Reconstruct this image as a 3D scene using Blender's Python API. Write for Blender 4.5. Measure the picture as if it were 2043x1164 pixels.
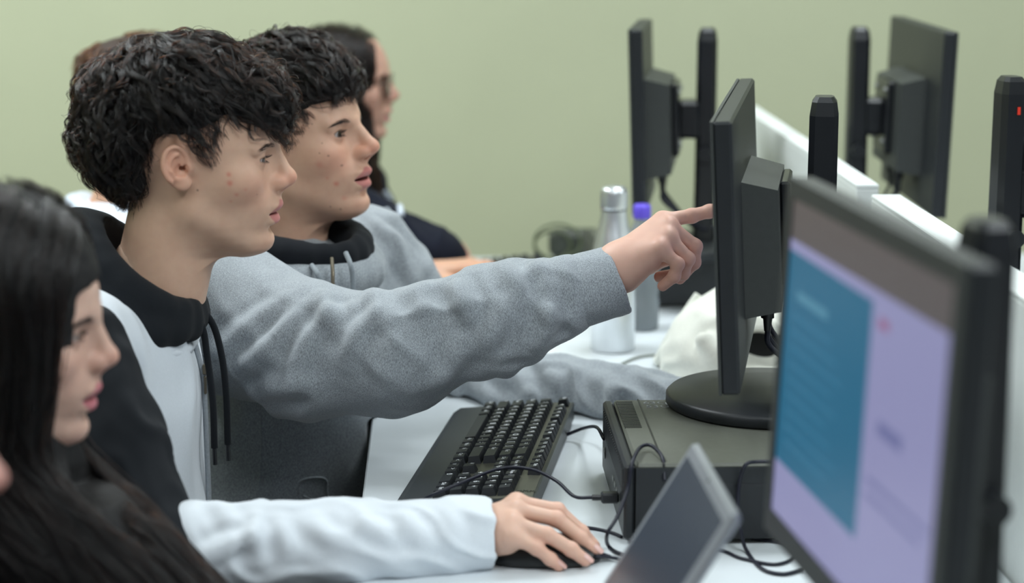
import bpy, math, random
import numpy as np
from mathutils import Vector, Matrix
rng = np.random.default_rng(11)
random.seed(11)
for o in list(bpy.data.objects):
    bpy.data.objects.remove(o)
SC = bpy.context.scene
COL = SC.collection

# ------------------------------------------------------------------ camera
FPX = 4000.0                                   # focal length in pixels of the 2043 x 1164 frame
PITCH = math.atan(0.19525)
YAW = math.atan(0.0371 * math.cos(PITCH))
CAM = np.array([0.0, 0.0, 1.45])
FW = np.array([math.sin(YAW) * math.cos(PITCH), math.cos(YAW) * math.cos(PITCH), -math.sin(PITCH)])
RT = np.array([math.cos(YAW), -math.sin(YAW), 0.0])
UP = np.cross(RT, FW)
cam = bpy.data.cameras.new('camera')
cam.sensor_width = 36.0
cam.lens = FPX * 36.0 / 2043.0
cam.clip_start = 0.05
cam_o = bpy.data.objects.new('camera', cam)
COL.objects.link(cam_o)
cam_o.matrix_world = Matrix(((RT[0], UP[0], -FW[0], CAM[0]), (RT[1], UP[1], -FW[1], CAM[1]),
                             (RT[2], UP[2], -FW[2], CAM[2]), (0, 0, 0, 1)))
cam.dof.use_dof = True
cam.dof.focus_distance = 2.42
cam.dof.aperture_fstop = 2.7
cam.dof.aperture_blades = 9
SC.camera = cam_o

# ------------------------------------------------------------------ world, lamps, exposure
w = bpy.data.worlds.new('world')
SC.world = w
w.use_nodes = True
w.node_tree.nodes['Background'].inputs[0].default_value = (0.78, 0.90, 1.0, 1)
w.node_tree.nodes['Background'].inputs[1].default_value = 0.19
SC.view_settings.view_transform = 'Standard'
SC.view_settings.look = 'None'
SC.view_settings.gamma = 1.0
SC.view_settings.exposure = -0.08
SC.view_settings.use_curve_mapping = False
try:
    SC.cycles.use_denoising = True
    SC.cycles.max_bounces = 6
    SC.cycles.transparent_max_bounces = 12
    SC.cycles.sample_clamp_indirect = 3.0
    SC.cycles.caustics_reflective = False
    SC.cycles.caustics_refractive = False
except Exception:
    pass


def ray(x, y):
    return FW + RT * (x - 1021.5) / FPX - UP * (y - 582.0) / FPX


def pz(x, y, z):
    d = ray(x, y)
    return CAM + d * (z - CAM[2]) / d[2]


def py(x, y, Y):
    d = ray(x, y)
    return CAM + d * (Y - CAM[1]) / d[1]


# ------------------------------------------------------------------ materials
def lin(c):
    c = np.asarray(c, float) / 255.0
    return tuple(np.where(c <= 0.04045, c / 12.92, ((c + 0.055) / 1.055) ** 2.4))


MATS = {}


def mat(name, rgb, rough=0.6, metal=0.0, spec=0.4, noise=0.0, nscale=60.0, bump=0.0, bscale=200.0, **kw):
    """Plain procedural material: colour varied by noise, fine noise bump."""
    if name in MATS:
        return MATS[name]
    m = bpy.data.materials.new(name)
    m.use_nodes = True
    nt = m.node_tree
    b = nt.nodes['Principled BSDF']
    col = (*lin(rgb), 1)
    b.inputs['Base Color'].default_value = col
    b.inputs['Roughness'].default_value = rough
    b.inputs['Metallic'].default_value = metal
    b.inputs['Specular IOR Level'].default_value = spec
    tc = nt.nodes.new('ShaderNodeTexCoord')
    if noise > 0:
        n = nt.nodes.new('ShaderNodeTexNoise')
        n.inputs['Scale'].default_value = nscale
        n.inputs['Detail'].default_value = 4
        nt.links.new(tc.outputs['Object'], n.inputs['Vector'])
        r = nt.nodes.new('ShaderNodeValToRGB')
        r.color_ramp.elements[0].position = 0.3
        r.color_ramp.elements[1].position = 0.7
        r.color_ramp.elements[0].color = (*[c * (1 - noise) for c in col[:3]], 1)
        r.color_ramp.elements[1].color = (*[min(1, c * (1 + noise)) for c in col[:3]], 1)
        nt.links.new(n.outputs['Fac'], r.inputs['Fac'])
        nt.links.new(r.outputs['Color'], b.inputs['Base Color'])
    if bump > 0:
        n2 = nt.nodes.new('ShaderNodeTexNoise')
        n2.inputs['Scale'].default_value = bscale
        n2.inputs['Detail'].default_value = 3
        nt.links.new(tc.outputs['Object'], n2.inputs['Vector'])
        bp = nt.nodes.new('ShaderNodeBump')
        bp.inputs['Strength'].default_value = bump
        bp.inputs['Distance'].default_value = 0.002
        nt.links.new(n2.outputs['Fac'], bp.inputs['Height'])
        nt.links.new(bp.outputs['Normal'], b.inputs['Normal'])
    for k, v in kw.items():
        b.inputs[k].default_value = v
    MATS[name] = m
    return m


def attr_mat(name, rough=0.6, spec=0.3, sss=0.0, bump=0.0, bscale=400.0, sheen=0.0, mottle=0.0):
    """Material that takes its colour from the mesh attribute 'col' (own colours of cloth and skin)."""
    if name in MATS:
        return MATS[name]
    m = bpy.data.materials.new(name)
    m.use_nodes = True
    nt = m.node_tree
    b = nt.nodes['Principled BSDF']
    a = nt.nodes.new('ShaderNodeAttribute')
    a.attribute_name = 'col'
    tc = nt.nodes.new('ShaderNodeTexCoord')
    out = a.outputs['Color']
    if mottle > 0:
        n = nt.nodes.new('ShaderNodeTexNoise')
        n.inputs['Scale'].default_value = 110
        n.inputs['Detail'].default_value = 5
        nt.links.new(tc.outputs['Object'], n.inputs['Vector'])
        mr = nt.nodes.new('ShaderNodeMapRange')
        mr.inputs['To Min'].default_value = 1 - mottle
        mr.inputs['To Max'].default_value = 1 + mottle
        nt.links.new(n.outputs['Fac'], mr.inputs['Value'])
        mx = nt.nodes.new('ShaderNodeVectorMath')
        mx.operation = 'SCALE'
        nt.links.new(out, mx.inputs[0])
        nt.links.new(mr.outputs['Result'], mx.inputs['Scale'])
        out = mx.outputs['Vector']
    nt.links.new(out, b.inputs['Base Color'])
    b.inputs['Roughness'].default_value = rough
    b.inputs['Specular IOR Level'].default_value = spec
    if sss > 0:
        b.inputs['Subsurface Weight'].default_value = sss
        b.inputs['Subsurface Radius'].default_value = (1.0, 0.35, 0.18)
        b.inputs['Subsurface Scale'].default_value = 0.006
    if sheen > 0:
        b.inputs['Sheen Weight'].default_value = sheen
        b.inputs['Sheen Roughness'].default_value = 0.5
    if bump > 0:
        n2 = nt.nodes.new('ShaderNodeTexNoise')
        n2.inputs['Scale'].default_value = bscale
        n2.inputs['Detail'].default_value = 4
        nt.links.new(tc.outputs['Object'], n2.inputs['Vector'])
        bp = nt.nodes.new('ShaderNodeBump')
        bp.inputs['Strength'].default_value = bump
        bp.inputs['Distance'].default_value = 0.0015
        nt.links.new(n2.outputs['Fac'], bp.inputs['Height'])
        nt.links.new(bp.outputs['Normal'], b.inputs['Normal'])
    MATS[name] = m
    return m


# ------------------------------------------------------------------ objects
def tag(o, label=None, cat=None, group=None, kind=None):
    if label: o['label'] = label
    if cat: o['category'] = cat
    if group: o['group'] = group
    if kind: o['kind'] = kind
    return o


def empty(name, loc=(0, 0, 0), rz=0.0):
    o = bpy.data.objects.new(name, None)
    o.empty_display_size = 0.05
    o.location = loc
    o.rotation_euler = (0, 0, rz)
    COL.objects.link(o)
    return o


def world_of(o):
    M = o.matrix_basis.copy()
    if o.parent:
        M = world_of(o.parent) @ o.matrix_parent_inverse @ M
    return M


def link(name, me, material=None, parent=None, world=True):
    """Link a mesh; vertices given in world space when the parent is moved (world=True keeps them there)."""
    o = bpy.data.objects.new(name, me)
    if material:
        if isinstance(material, (list, tuple)):
            for m in material: me.materials.append(m)
        elif not me.materials:
            me.materials.append(material)
    COL.objects.link(o)
    if parent:
        o.parent = parent
        if world:
            o.matrix_parent_inverse = world_of(parent).inverted()
    return o


def mesh_np(name, V, Fq, smooth=True, col=None):
    me = bpy.data.meshes.new(name)
    me.from_pydata([], [], [])
    V = np.asarray(V, np.float32)
    Fq = np.asarray(Fq, np.int32)
    me.vertices.add(len(V))
    me.vertices.foreach_set('co', V.ravel())
    k = Fq.shape[1]
    me.loops.add(Fq.size)
    me.loops.foreach_set('vertex_index', Fq.ravel())
    me.polygons.add(len(Fq))
    me.polygons.foreach_set('loop_start', np.arange(len(Fq), dtype=np.int32) * k)
    me.update(calc_edges=True)
    me.validate()
    if smooth:
        me.polygons.foreach_set('use_smooth', np.ones(len(me.polygons), bool))
    if col is not None:
        a = me.attributes.new('col', 'FLOAT_COLOR', 'POINT')
        c4 = np.ones((len(V), 4), np.float32)
        c4[:, :3] = col
        a.data.foreach_set('color', c4.ravel())
    return me


class MB:
    """Collects boxes, prisms, tubes and lathes; build() links them as one mesh object."""

    def __init__(s):
        s.v, s.f, s.n = [], [], 0
        s.sm = []

    def add(s, V, F, M=None, smooth=False):
        V = np.asarray(V, float)
        if M is not None:
            V = V @ np.asarray(M)[:3, :3].T + np.asarray(M)[:3, 3]
        s.v.append(V)
        s.f += [tuple(i + s.n for i in f) for f in F]
        s.sm += [smooth] * len(F)
        s.n += len(V)
        return s

    def box(s, lo, hi, M=None, bev=0.0):
        lo, hi = np.minimum(lo, hi), np.maximum(lo, hi)
        if bev <= 0:
            V = [(x, y, z) for x in (lo[0], hi[0]) for y in (lo[1], hi[1]) for z in (lo[2], hi[2])]
            F = [(0, 1, 3, 2), (4, 6, 7, 5), (0, 4, 5, 1), (2, 3, 7, 6), (0, 2, 6, 4), (1, 5, 7, 3)]
            return s.add(V, F, M)
        b = min(bev, *(0.49 * (hi - lo)))
        V, idx = [], {}
        for cx in (0, 1):
            for cy in (0, 1):
                for cz in (0, 1):
                    c = [(lo, hi)[cx][0], (lo, hi)[cy][1], (lo, hi)[cz][2]]
                    sg = [1 if k == 0 else -1 for k in (cx, cy, cz)]
                    for ax in range(3):
                        q = [c[i] + (0 if i == ax else sg[i] * b) for i in range(3)]
                        idx[(cx, cy, cz, ax)] = len(V)
                        V.append(q)
        F = []
        I = lambda c, ax: idx[(*c, ax)]
        for ax in range(3):
            o1, o2 = [i for i in range(3) if i != ax]
            for side in (0, 1):
                loop = []
                for a, bb in ((0, 0), (1, 0), (1, 1), (0, 1)):
                    c = [0, 0, 0]; c[ax] = side; c[o1] = a; c[o2] = bb
                    loop.append(I(c, ax))
                F.append(tuple(loop))
        for e in range(3):                      # edges along axis e
            o1, o2 = [i for i in range(3) if i != e]
            for a in (0, 1):
                for bb in (0, 1):
                    c0 = [0, 0, 0]; c0[o1] = a; c0[o2] = bb
                    c1 = list(c0); c1[e] = 1
                    F.append((I(c0, o1), I(c1, o1), I(c1, o2), I(c0, o2)))
        for cx in (0, 1):
            for cy in (0, 1):
                for cz in (0, 1):
                    F.append(tuple(I((cx, cy, cz), a) for a in range(3)))
        ctr = (lo + hi) / 2
        F2 = []
        Va = np.array(V)
        for f in F:
            n = np.cross(Va[f[1]] - Va[f[0]], Va[f[2]] - Va[f[0]])
            F2.append(f if n @ (Va[list(f)].mean(0) - ctr) > 0 else f[::-1])
        return s.add(V, F2, M)

    def lathe(s, prof, seg=32, M=None, smooth=True, cap=True, ry=1.0):
        V, F = [], []
        for r, z in prof:
            for k in range(seg):
                a = 2 * math.pi * k / seg
                V.append((r * math.cos(a), ry * r * math.sin(a), z))
        n = len(prof)
        for i in range(n - 1):
            for k in range(seg):
                k2 = (k + 1) % seg
                F.append((i * seg + k, i * seg + k2, (i + 1) * seg + k2, (i + 1) * seg + k))
        s.add(V, F, M, smooth)
        if cap:
            s.add(V[:seg], [tuple(range(seg))[::-1]], M)
            s.add(V[-seg:], [tuple(range(seg))], M)
        return s

    def prism(s, poly, z0, z1, M=None):
        n = len(poly)
        V = [(x, y, z0) for x, y in poly] + [(x, y, z1) for x, y in poly]
        a = sum(poly[i][0] * poly[(i + 1) % n][1] - poly[(i + 1) % n][0] * poly[i][1] for i in range(n))
        F = [tuple(range(n))[::-1], tuple(range(n, 2 * n))] + [(i, (i + 1) % n, n + (i + 1) % n, n + i) for i in range(n)]
        if (a < 0) != (z1 < z0):
            F = [f[::-1] for f in F]
        return s.add(V, F, M)

    def tube(s, pts, r, seg=8, smooth=True, r1=None):
        P = np.asarray(pts, float)
        n = len(P)
        T = np.gradient(P, axis=0)
        T /= np.linalg.norm(T, axis=1)[:, None] + 1e-12
        ref = np.array([0, 0, 1.0]) if abs(T[0][2]) < 0.9 else np.array([1.0, 0, 0])
        N = np.cross(T[0], ref); N /= np.linalg.norm(N)
        V = []
        for i in range(n):
            N = N - T[i] * (N @ T[i]); N /= np.linalg.norm(N) + 1e-12
            B = np.cross(T[i], N)
            rr = r if r1 is None else r + (r1 - r) * i / (n - 1)
            for k in range(seg):
                a = 2 * math.pi * k / seg
                V.append(P[i] + rr * (math.cos(a) * N + math.sin(a) * B))
        F = []
        for i in range(n - 1):
            for k in range(seg):
                k2 = (k + 1) % seg
                F.append((i * seg + k, i * seg + k2, (i + 1) * seg + k2, (i + 1) * seg + k))
        s.add(V, F, None, smooth)
        s.add(V[:seg], [tuple(range(seg))[::-1]])
        s.add(V[-seg:], [tuple(range(seg))])
        return s

    def mesh(s, name):
        me = bpy.data.meshes.new(name)
        me.from_pydata(np.concatenate(s.v).tolist(), [], s.f)
        me.polygons.foreach_set('use_smooth', s.sm)
        me.update()
        return me

    def build(s, name, material, parent=None, world=True):
        return link(name, s.mesh(name), material, parent, world)


def spline(pts, n=40):
    """Catmull-Rom through points."""
    P = np.asarray(pts, float)
    P = np.vstack([2 * P[0] - P[1], P, 2 * P[-1] - P[-2]])
    out = []
    m = len(P) - 3
    for u in np.linspace(0, m - 1e-9, n):
        i = int(u); t = u - i
        a, b, c, d = P[i:i + 4]
        out.append(0.5 * ((2 * b) + (c - a) * t + (2 * a - 5 * b + 4 * c - d) * t * t + (3 * b - a - 3 * c + d) * t ** 3))
    return np.array(out)


def frame(origin, ex, ez):
    """4x4 matrix from an origin, x axis and approximate z axis."""
    ex = np.asarray(ex, float); ex = ex / np.linalg.norm(ex)
    ey = np.cross(ez, ex); ey /= np.linalg.norm(ey)
    ez = np.cross(ex, ey)
    M = np.eye(4)
    M[:3, 0], M[:3, 1], M[:3, 2], M[:3, 3] = ex, ey, ez, origin
    return M


# ------------------------------------------------------------------ signed-distance modelling
def smin(a, b, k):
    if k <= 0: return np.minimum(a, b)
    h = np.maximum(k - np.abs(a - b), 0) / k
    return np.minimum(a, b) - h * h * k * 0.25


def smax(a, b, k):
    return -smin(-a, -b, k)


def d_ell(c, r, R=None):
    c = np.asarray(c, float); r = np.asarray(r, float)

    def f(x, y, z):
        x, y, z = x - c[0], y - c[1], z - c[2]
        if R is not None:
            x, y, z = (R[0][0] * x + R[1][0] * y + R[2][0] * z, R[0][1] * x + R[1][1] * y + R[2][1] * z,
                       R[0][2] * x + R[1][2] * y + R[2][2] * z)
        k0 = np.sqrt((x / r[0]) ** 2 + (y / r[1]) ** 2 + (z / r[2]) ** 2)
        k1 = np.sqrt((x / r[0] ** 2) ** 2 + (y / r[1] ** 2) ** 2 + (z / r[2] ** 2) ** 2) + 1e-9
        return k0 * (k0 - 1) / k1
    m = r.max()
    f.bb = (c - (m if R is not None else r), c + (m if R is not None else r))
    return f


def d_cone(a, b, r1, r2=None, sq=None):
    """Capsule with radius running from r1 to r2; sq = (axis, factor) flattens it along an axis."""
    a = np.asarray(a, float); b = np.asarray(b, float)
    r2 = r1 if r2 is None else r2
    ba = b - a
    L2 = ba @ ba + 1e-12

    def f(x, y, z):
        px_, py_, pz_ = x - a[0], y - a[1], z - a[2]
        t = np.clip((px_ * ba[0] + py_ * ba[1] + pz_ * ba[2]) / L2, 0, 1)
        qx, qy, qz = px_ - t * ba[0], py_ - t * ba[1], pz_ - t * ba[2]
        if sq is not None:
            ax, k = sq
            dp = qx * ax[0] + qy * ax[1] + qz * ax[2]
            qx, qy, qz = qx + ax[0] * dp * (k - 1), qy + ax[1] * dp * (k - 1), qz + ax[2] * dp * (k - 1)
        return np.sqrt(qx * qx + qy * qy + qz * qz) - (r1 + (r2 - r1) * t)
    R_ = max(r1, r2)
    f.bb = (np.minimum(a, b) - R_, np.maximum(a, b) + R_)
    return f


class Field:
    def __init__(s, lo, hi, h):
        s.lo = np.asarray(lo, float); s.h = h
        s.n = np.ceil((np.asarray(hi) - s.lo) / h).astype(int) + 1
        s.ax = [(s.lo[i] + h * np.arange(s.n[i])).astype(np.float32) for i in range(3)]
        s.v = np.full(s.n, 1.0 if h < 0.2 else 1000.0, np.float32)

    def _win(s, f, pad):
        lo, hi = f.bb if hasattr(f, 'bb') else (s.lo, s.lo + s.h * s.n)
        i0 = np.clip(np.floor((np.asarray(lo) - pad - s.lo) / s.h).astype(int), 0, s.n)
        i1 = np.clip(np.ceil((np.asarray(hi) + pad - s.lo) / s.h).astype(int) + 1, 0, s.n)
        sl = tuple(slice(a, b) for a, b in zip(i0, i1))
        g = (s.ax[0][sl[0]][:, None, None], s.ax[1][sl[1]][None, :, None], s.ax[2][sl[2]][None, None, :])
        return sl, g

    def add(s, f, k=0.0):
        sl, g = s._win(f, k * 1.5 + 3 * s.h)
        if s.v[sl].size: s.v[sl] = smin(s.v[sl], f(*g), k)
        return s

    def cut(s, f, k=0.0):
        sl, g = s._win(f, k * 1.5 + 3 * s.h)
        if s.v[sl].size: s.v[sl] = smax(s.v[sl], -f(*g), k)
        return s

    def keep(s, f, k=0.0):
        g = (s.ax[0][:, None, None], s.ax[1][None, :, None], s.ax[2][None, None, :])
        s.v = smax(s.v, f(*g), k).astype(np.float32)
        return s

    def mesh(s):
        v = np.pad(s.v, 1, constant_values=max(1e-3, s.h))
        neg = v < 0
        n = np.array(v.shape) - 1
        cnt = np.zeros(n, np.int8)
        for dx in (0, 1):
            for dy in (0, 1):
                for dz in (0, 1):
                    cnt += neg[dx:n[0] + dx, dy:n[1] + dy, dz:n[2] + dz]
        act = (cnt > 0) & (cnt < 8)
        ids = np.full(n, -1, np.int32)
        I, J, K = np.nonzero(act)
        ids[I, J, K] = np.arange(len(I))
        P = np.zeros((len(I), 3)); W = np.zeros(len(I))
        cr = [(0, 0, 0), (1, 0, 0), (0, 1, 0), (1, 1, 0), (0, 0, 1), (1, 0, 1), (0, 1, 1), (1, 1, 1)]
        cv = [v[I + a, J + b, K + c] for a, b, c in cr]
        for a in range(8):
            for b in range(a + 1, 8):
                dlt = np.array(cr[b]) - np.array(cr[a])
                if np.abs(dlt).sum() != 1: continue
                m = (cv[a] < 0) != (cv[b] < 0)
                t = np.where(m, cv[a] / (cv[a] - cv[b] + (~m)), 0)
                P += m[:, None] * (np.array(cr[a])[None] + t[:, None] * dlt[None])
                W += m
        P /= W[:, None]
        V = (P + np.stack([I, J, K], 1) - 1) * s.h + s.lo
        Fs = []
        for ax in range(3):
            o1, o2 = (ax + 1) % 3, (ax + 2) % 3
            sa = [slice(None)] * 3; sb = [slice(None)] * 3
            sa[ax] = slice(0, -1); sb[ax] = slice(1, None)
            na, nb = neg[tuple(sa)], neg[tuple(sb)]
            ch = na != nb
            e = np.array(np.nonzero(ch)).T
            ok = (e[:, o1] > 0) & (e[:, o2] > 0) & (e[:, o1] < n[o1]) & (e[:, o2] < n[o2])
            e = e[ok]
            q = []
            for d1, d2 in ((0, 0), (1, 0), (1, 1), (0, 1)):
                c = e.copy(); c[:, o1] -= d1; c[:, o2] -= d2
                q.append(ids[c[:, 0], c[:, 1], c[:, 2]])
            q = np.stack(q, 1)
            fl = na[e[:, 0], e[:, 1], e[:, 2]]
            q[~fl] = q[~fl][:, ::-1]
            Fs.append(q)
        F = np.concatenate(Fs)
        return V, F


def smooth_mesh(V, F, it=2, lam=0.5):
    n = len(V)
    a = F.ravel(); b = np.roll(F, -1, axis=1).ravel()
    i = np.concatenate([a, b]); j = np.concatenate([b, a])
    deg = np.bincount(i, minlength=n).astype(float)[:, None] + 1e-9
    for _ in range(it):
        S = np.stack([np.bincount(i, weights=V[j, c], minlength=n) for c in range(3)], 1) / deg
        V = V + lam * (S - V)
    return V


def vnormals(V, F):
    n = np.cross(V[F[:, 2]] - V[F[:, 0]], V[F[:, 3]] - V[F[:, 1]])
    N = np.zeros_like(V)
    for c in range(4):
        for k in range(3):
            N[:, k] += np.bincount(F[:, c], weights=n[:, k], minlength=len(V))
    return N / (np.linalg.norm(N, axis=1)[:, None] + 1e-12)


_perm = np.random.default_rng(3).permutation(256)
_perm = np.concatenate([_perm, _perm, _perm])
_grad = np.random.default_rng(4).normal(size=(256, 3))
_grad /= np.linalg.norm(_grad, axis=1)[:, None]


def noise3(P):
    """Gradient noise, about -0.7 .. 0.7."""
    P = np.asarray(P, float)
    i = np.floor(P).astype(int); f = P - i
    u = f * f * f * (f * (f * 6 - 15) + 10)
    i &= 255
    r = 0
    for dx in (0, 1):
        for dy in (0, 1):
            for dz in (0, 1):
                h = _perm[_perm[_perm[(i[..., 0] + dx) & 255] + ((i[..., 1] + dy) & 255)] + ((i[..., 2] + dz) & 255)]
                g = _grad[h]
                d = (g * (f - np.array([dx, dy, dz]))).sum(-1)
                wx = u[..., 0] if dx else 1 - u[..., 0]
                wy = u[..., 1] if dy else 1 - u[..., 1]
                wz = u[..., 2] if dz else 1 - u[..., 2]
                r = r + d * wx * wy * wz
    return r


def gauss(P, c, r):
    """Soft spot around c with radius r (scalar or per axis)."""
    q = (P - np.asarray(c)) / np.asarray(r)
    return np.exp(-(q * q).sum(-1))


def sstep(a, b, x):
    t = np.clip((x - a) / (b - a), 0, 1)
    return t * t * (3 - 2 * t)


def rot(rx=0, ry=0, rz=0):
    """Rotation matrix, degrees, applied x then y then z."""
    a, b, c = np.radians([rx, ry, rz])
    X = np.array([[1, 0, 0], [0, np.cos(a), -np.sin(a)], [0, np.sin(a), np.cos(a)]])
    Y = np.array([[np.cos(b), 0, np.sin(b)], [0, 1, 0], [-np.sin(b), 0, np.cos(b)]])
    Z = np.array([[np.cos(c), -np.sin(c), 0], [np.sin(c), np.cos(c), 0], [0, 0, 1]])
    return Z @ Y @ X
# ------------------------------------------------------------------ room
DZ = 0.75                                        # desk top
XF, XB = -0.095, 0.597                           # front edge of the desk (pupils' side) and divider
WALL_Y = 4.75
wall_m = mat('wall_paint_green', (189, 193, 163), rough=0.55, spec=0.25, noise=0.03, nscale=3.0, bump=0.04, bscale=90)
floor_m = mat('floor_vinyl', (150, 148, 140), rough=0.45, noise=0.08, nscale=8)
ceil_m = mat('ceiling_paint', (225, 226, 222), rough=0.9, noise=0.02)


def slab(name, lo, hi, m):
    o = MB().box(lo, hi).build(name, m)
    tag(o, kind='structure')
    return o


slab('floor', (-3.2, -2.6, -0.1), (4.2, WALL_Y, 0.0), floor_m)
slab('wall_back', (-3.2, WALL_Y, 0.0), (4.2, WALL_Y + 0.12, 2.9), wall_m)
slab('wall_left', (-3.32, -2.6, 0.0), (-3.2, WALL_Y + 0.12, 2.9), wall_m)
slab('ceiling', (-3.32, -2.6, 2.9), (4.2, WALL_Y + 0.12, 3.0), ceil_m)
slab('baseboard_back', (-3.2, WALL_Y - 0.012, 0.0), (4.2, WALL_Y, 0.08), mat('skirting_white', (214, 216, 210), rough=0.5, noise=0.02))

# ceiling lamps: long fluorescent fittings over the rows
lamp_body = mat('lamp_white_metal', (220, 222, 220), rough=0.4, noise=0.02)
lamp_glow = bpy.data.materials.new('fluorescent_tube')
lamp_glow.use_nodes = True
_b = lamp_glow.node_tree.nodes['Principled BSDF']
_b.inputs['Base Color'].default_value = (0.9, 0.9, 0.9, 1)
_b.inputs['Emission Color'].default_value = (0.90, 0.97, 1.0, 1)
_b.inputs['Emission Strength'].default_value = 3.0
LAMPS = [(-1.25, 0.6, 20), (-1.25, 3.3, 70), (0.75, 0.6, 40), (0.75, 3.3, 32), (2.9, 1.9, 52)]
for i, (lx, ly, pw) in enumerate(LAMPS):
    lt = empty('ceiling_lamp', (lx, ly, 2.9))
    tag(lt, ['twin-tube ceiling lamp over the aisle behind the nearer seats', 'twin-tube ceiling lamp over the aisle by the green wall',
             'twin-tube ceiling lamp over the nearer end of the desks', 'twin-tube ceiling lamp over the desks by the green wall',
             'twin-tube ceiling lamp beyond the opposite desk row'][i], 'ceiling lamp', 'fluorescent ceiling lamps')
    MB().box((lx - 0.15, ly - 0.62, 2.84), (lx + 0.15, ly + 0.62, 2.9), bev=0.008).build('housing', lamp_body, lt)
    for k in (-1, 1):
        MB().tube([(lx + k * 0.075, ly - 0.6, 2.82), (lx + k * 0.075, ly + 0.6, 2.82)], 0.013, 12).build('tube', lamp_glow, lt)
    li = bpy.data.lights.new('lamp_light', 'AREA')
    li.shape = 'RECTANGLE'; li.size = 0.5; li.size_y = 1.3
    li.energy = pw
    li.color = (0.89, 0.965, 1.0)
    lo_ = bpy.data.objects.new('lamp_light', li)
    COL.objects.link(lo_)
    lo_.location = (0, 0, -0.1)
    lo_.parent = lt

# ------------------------------------------------------------------ desks
desk_m = mat('desk_white_laminate', (214, 220, 224), rough=0.38, spec=0.45, noise=0.02, nscale=20)
edge_m = mat('desk_edge_band', (196, 198, 192), rough=0.5, noise=0.03)
leg_m = mat('desk_leg_grey_metal', (120, 124, 128), rough=0.45, metal=0.3, noise=0.05)


def desk(x0, x1, y0, y1, label):
    d = empty('computer_desk', ((x0 + x1) / 2, (y0 + y1) / 2, 0))
    tag(d, label, 'desk', 'long white computer desks')
    MB().box((x0, y0, DZ - 0.025), (x1, y1, DZ), bev=0.002).build('desktop', desk_m, d)
    MB().box((x0 + 0.5, y0 + 0.05, 0.35), (x0 + 0.518, y1 - 0.05, DZ - 0.025)).build('modesty_panel', desk_m, d)
    for yy in (y0 + 0.06, (y0 + y1) / 2, y1 - 0.1):
        for xx in (x0 + 0.06, x1 - 0.1):
            MB().box((xx, yy, 0), (xx + 0.04, yy + 0.04, DZ - 0.025), bev=0.003).build('leg', leg_m, d)
    return d


desk(XF, XB - 0.002, 0.75, 3.95, 'long white desk with the keyboard, mouse and steel bottle on it')
desk(XB + 0.045, XB + 0.045 + 0.69, 0.75, 3.95, 'long white desk on the far side of the white divider panels')
div_m = mat('divider_white_panel', (226, 230, 228), rough=0.5, noise=0.015)
for (x0, x1, y0, y1, lab) in ((XB, 0.630, 2.83, 3.95, 'white divider panel between the desk rows, the one by the green wall'),
                              (XB, 0.638, 0.80, 2.73, 'white divider panel between the desk rows behind the monitor being pointed at')):
    d = empty('desk_divider', (x0, y0, 0))
    tag(d, lab, 'divider')
    MB().box((x0, y0, 0.36), (x1, y1, 1.043), bev=0.002).build('panel', div_m, d)
    MB().box((x0, y0, 1.043), (x1, y1, 1.05), bev=0.0015).build('top_cap', div_m, d)
    for yy in (y0 + 0.08, y1 - 0.12):
        MB().box((x0 + 0.005, yy, 0), (x1 - 0.005, yy + 0.04, 0.36)).build('foot', leg_m, d)
# ------------------------------------------------------------------ monitors
blk = mat('black_plastic', (34, 37, 40), rough=0.42, spec=0.4, noise=0.06, nscale=90, bump=0.10, bscale=900)
blk2 = mat('black_plastic_satin', (24, 26, 30), rough=0.33, spec=0.5, noise=0.05, nscale=60)
pcg = mat('pc_case_grey', (92, 94, 86), rough=0.45, spec=0.4, noise=0.05, nscale=120, bump=0.10, bscale=1200)
dgrey = mat('charcoal_plastic', (58, 61, 60), rough=0.5, spec=0.35, noise=0.05, nscale=120, bump=0.12, bscale=1200)
port_m = mat('port_metal', (150, 152, 150), rough=0.35, metal=0.8, noise=0.05)
cable_m = mat('cable_black_rubber', (22, 24, 38), rough=0.45, noise=0.05)


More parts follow.
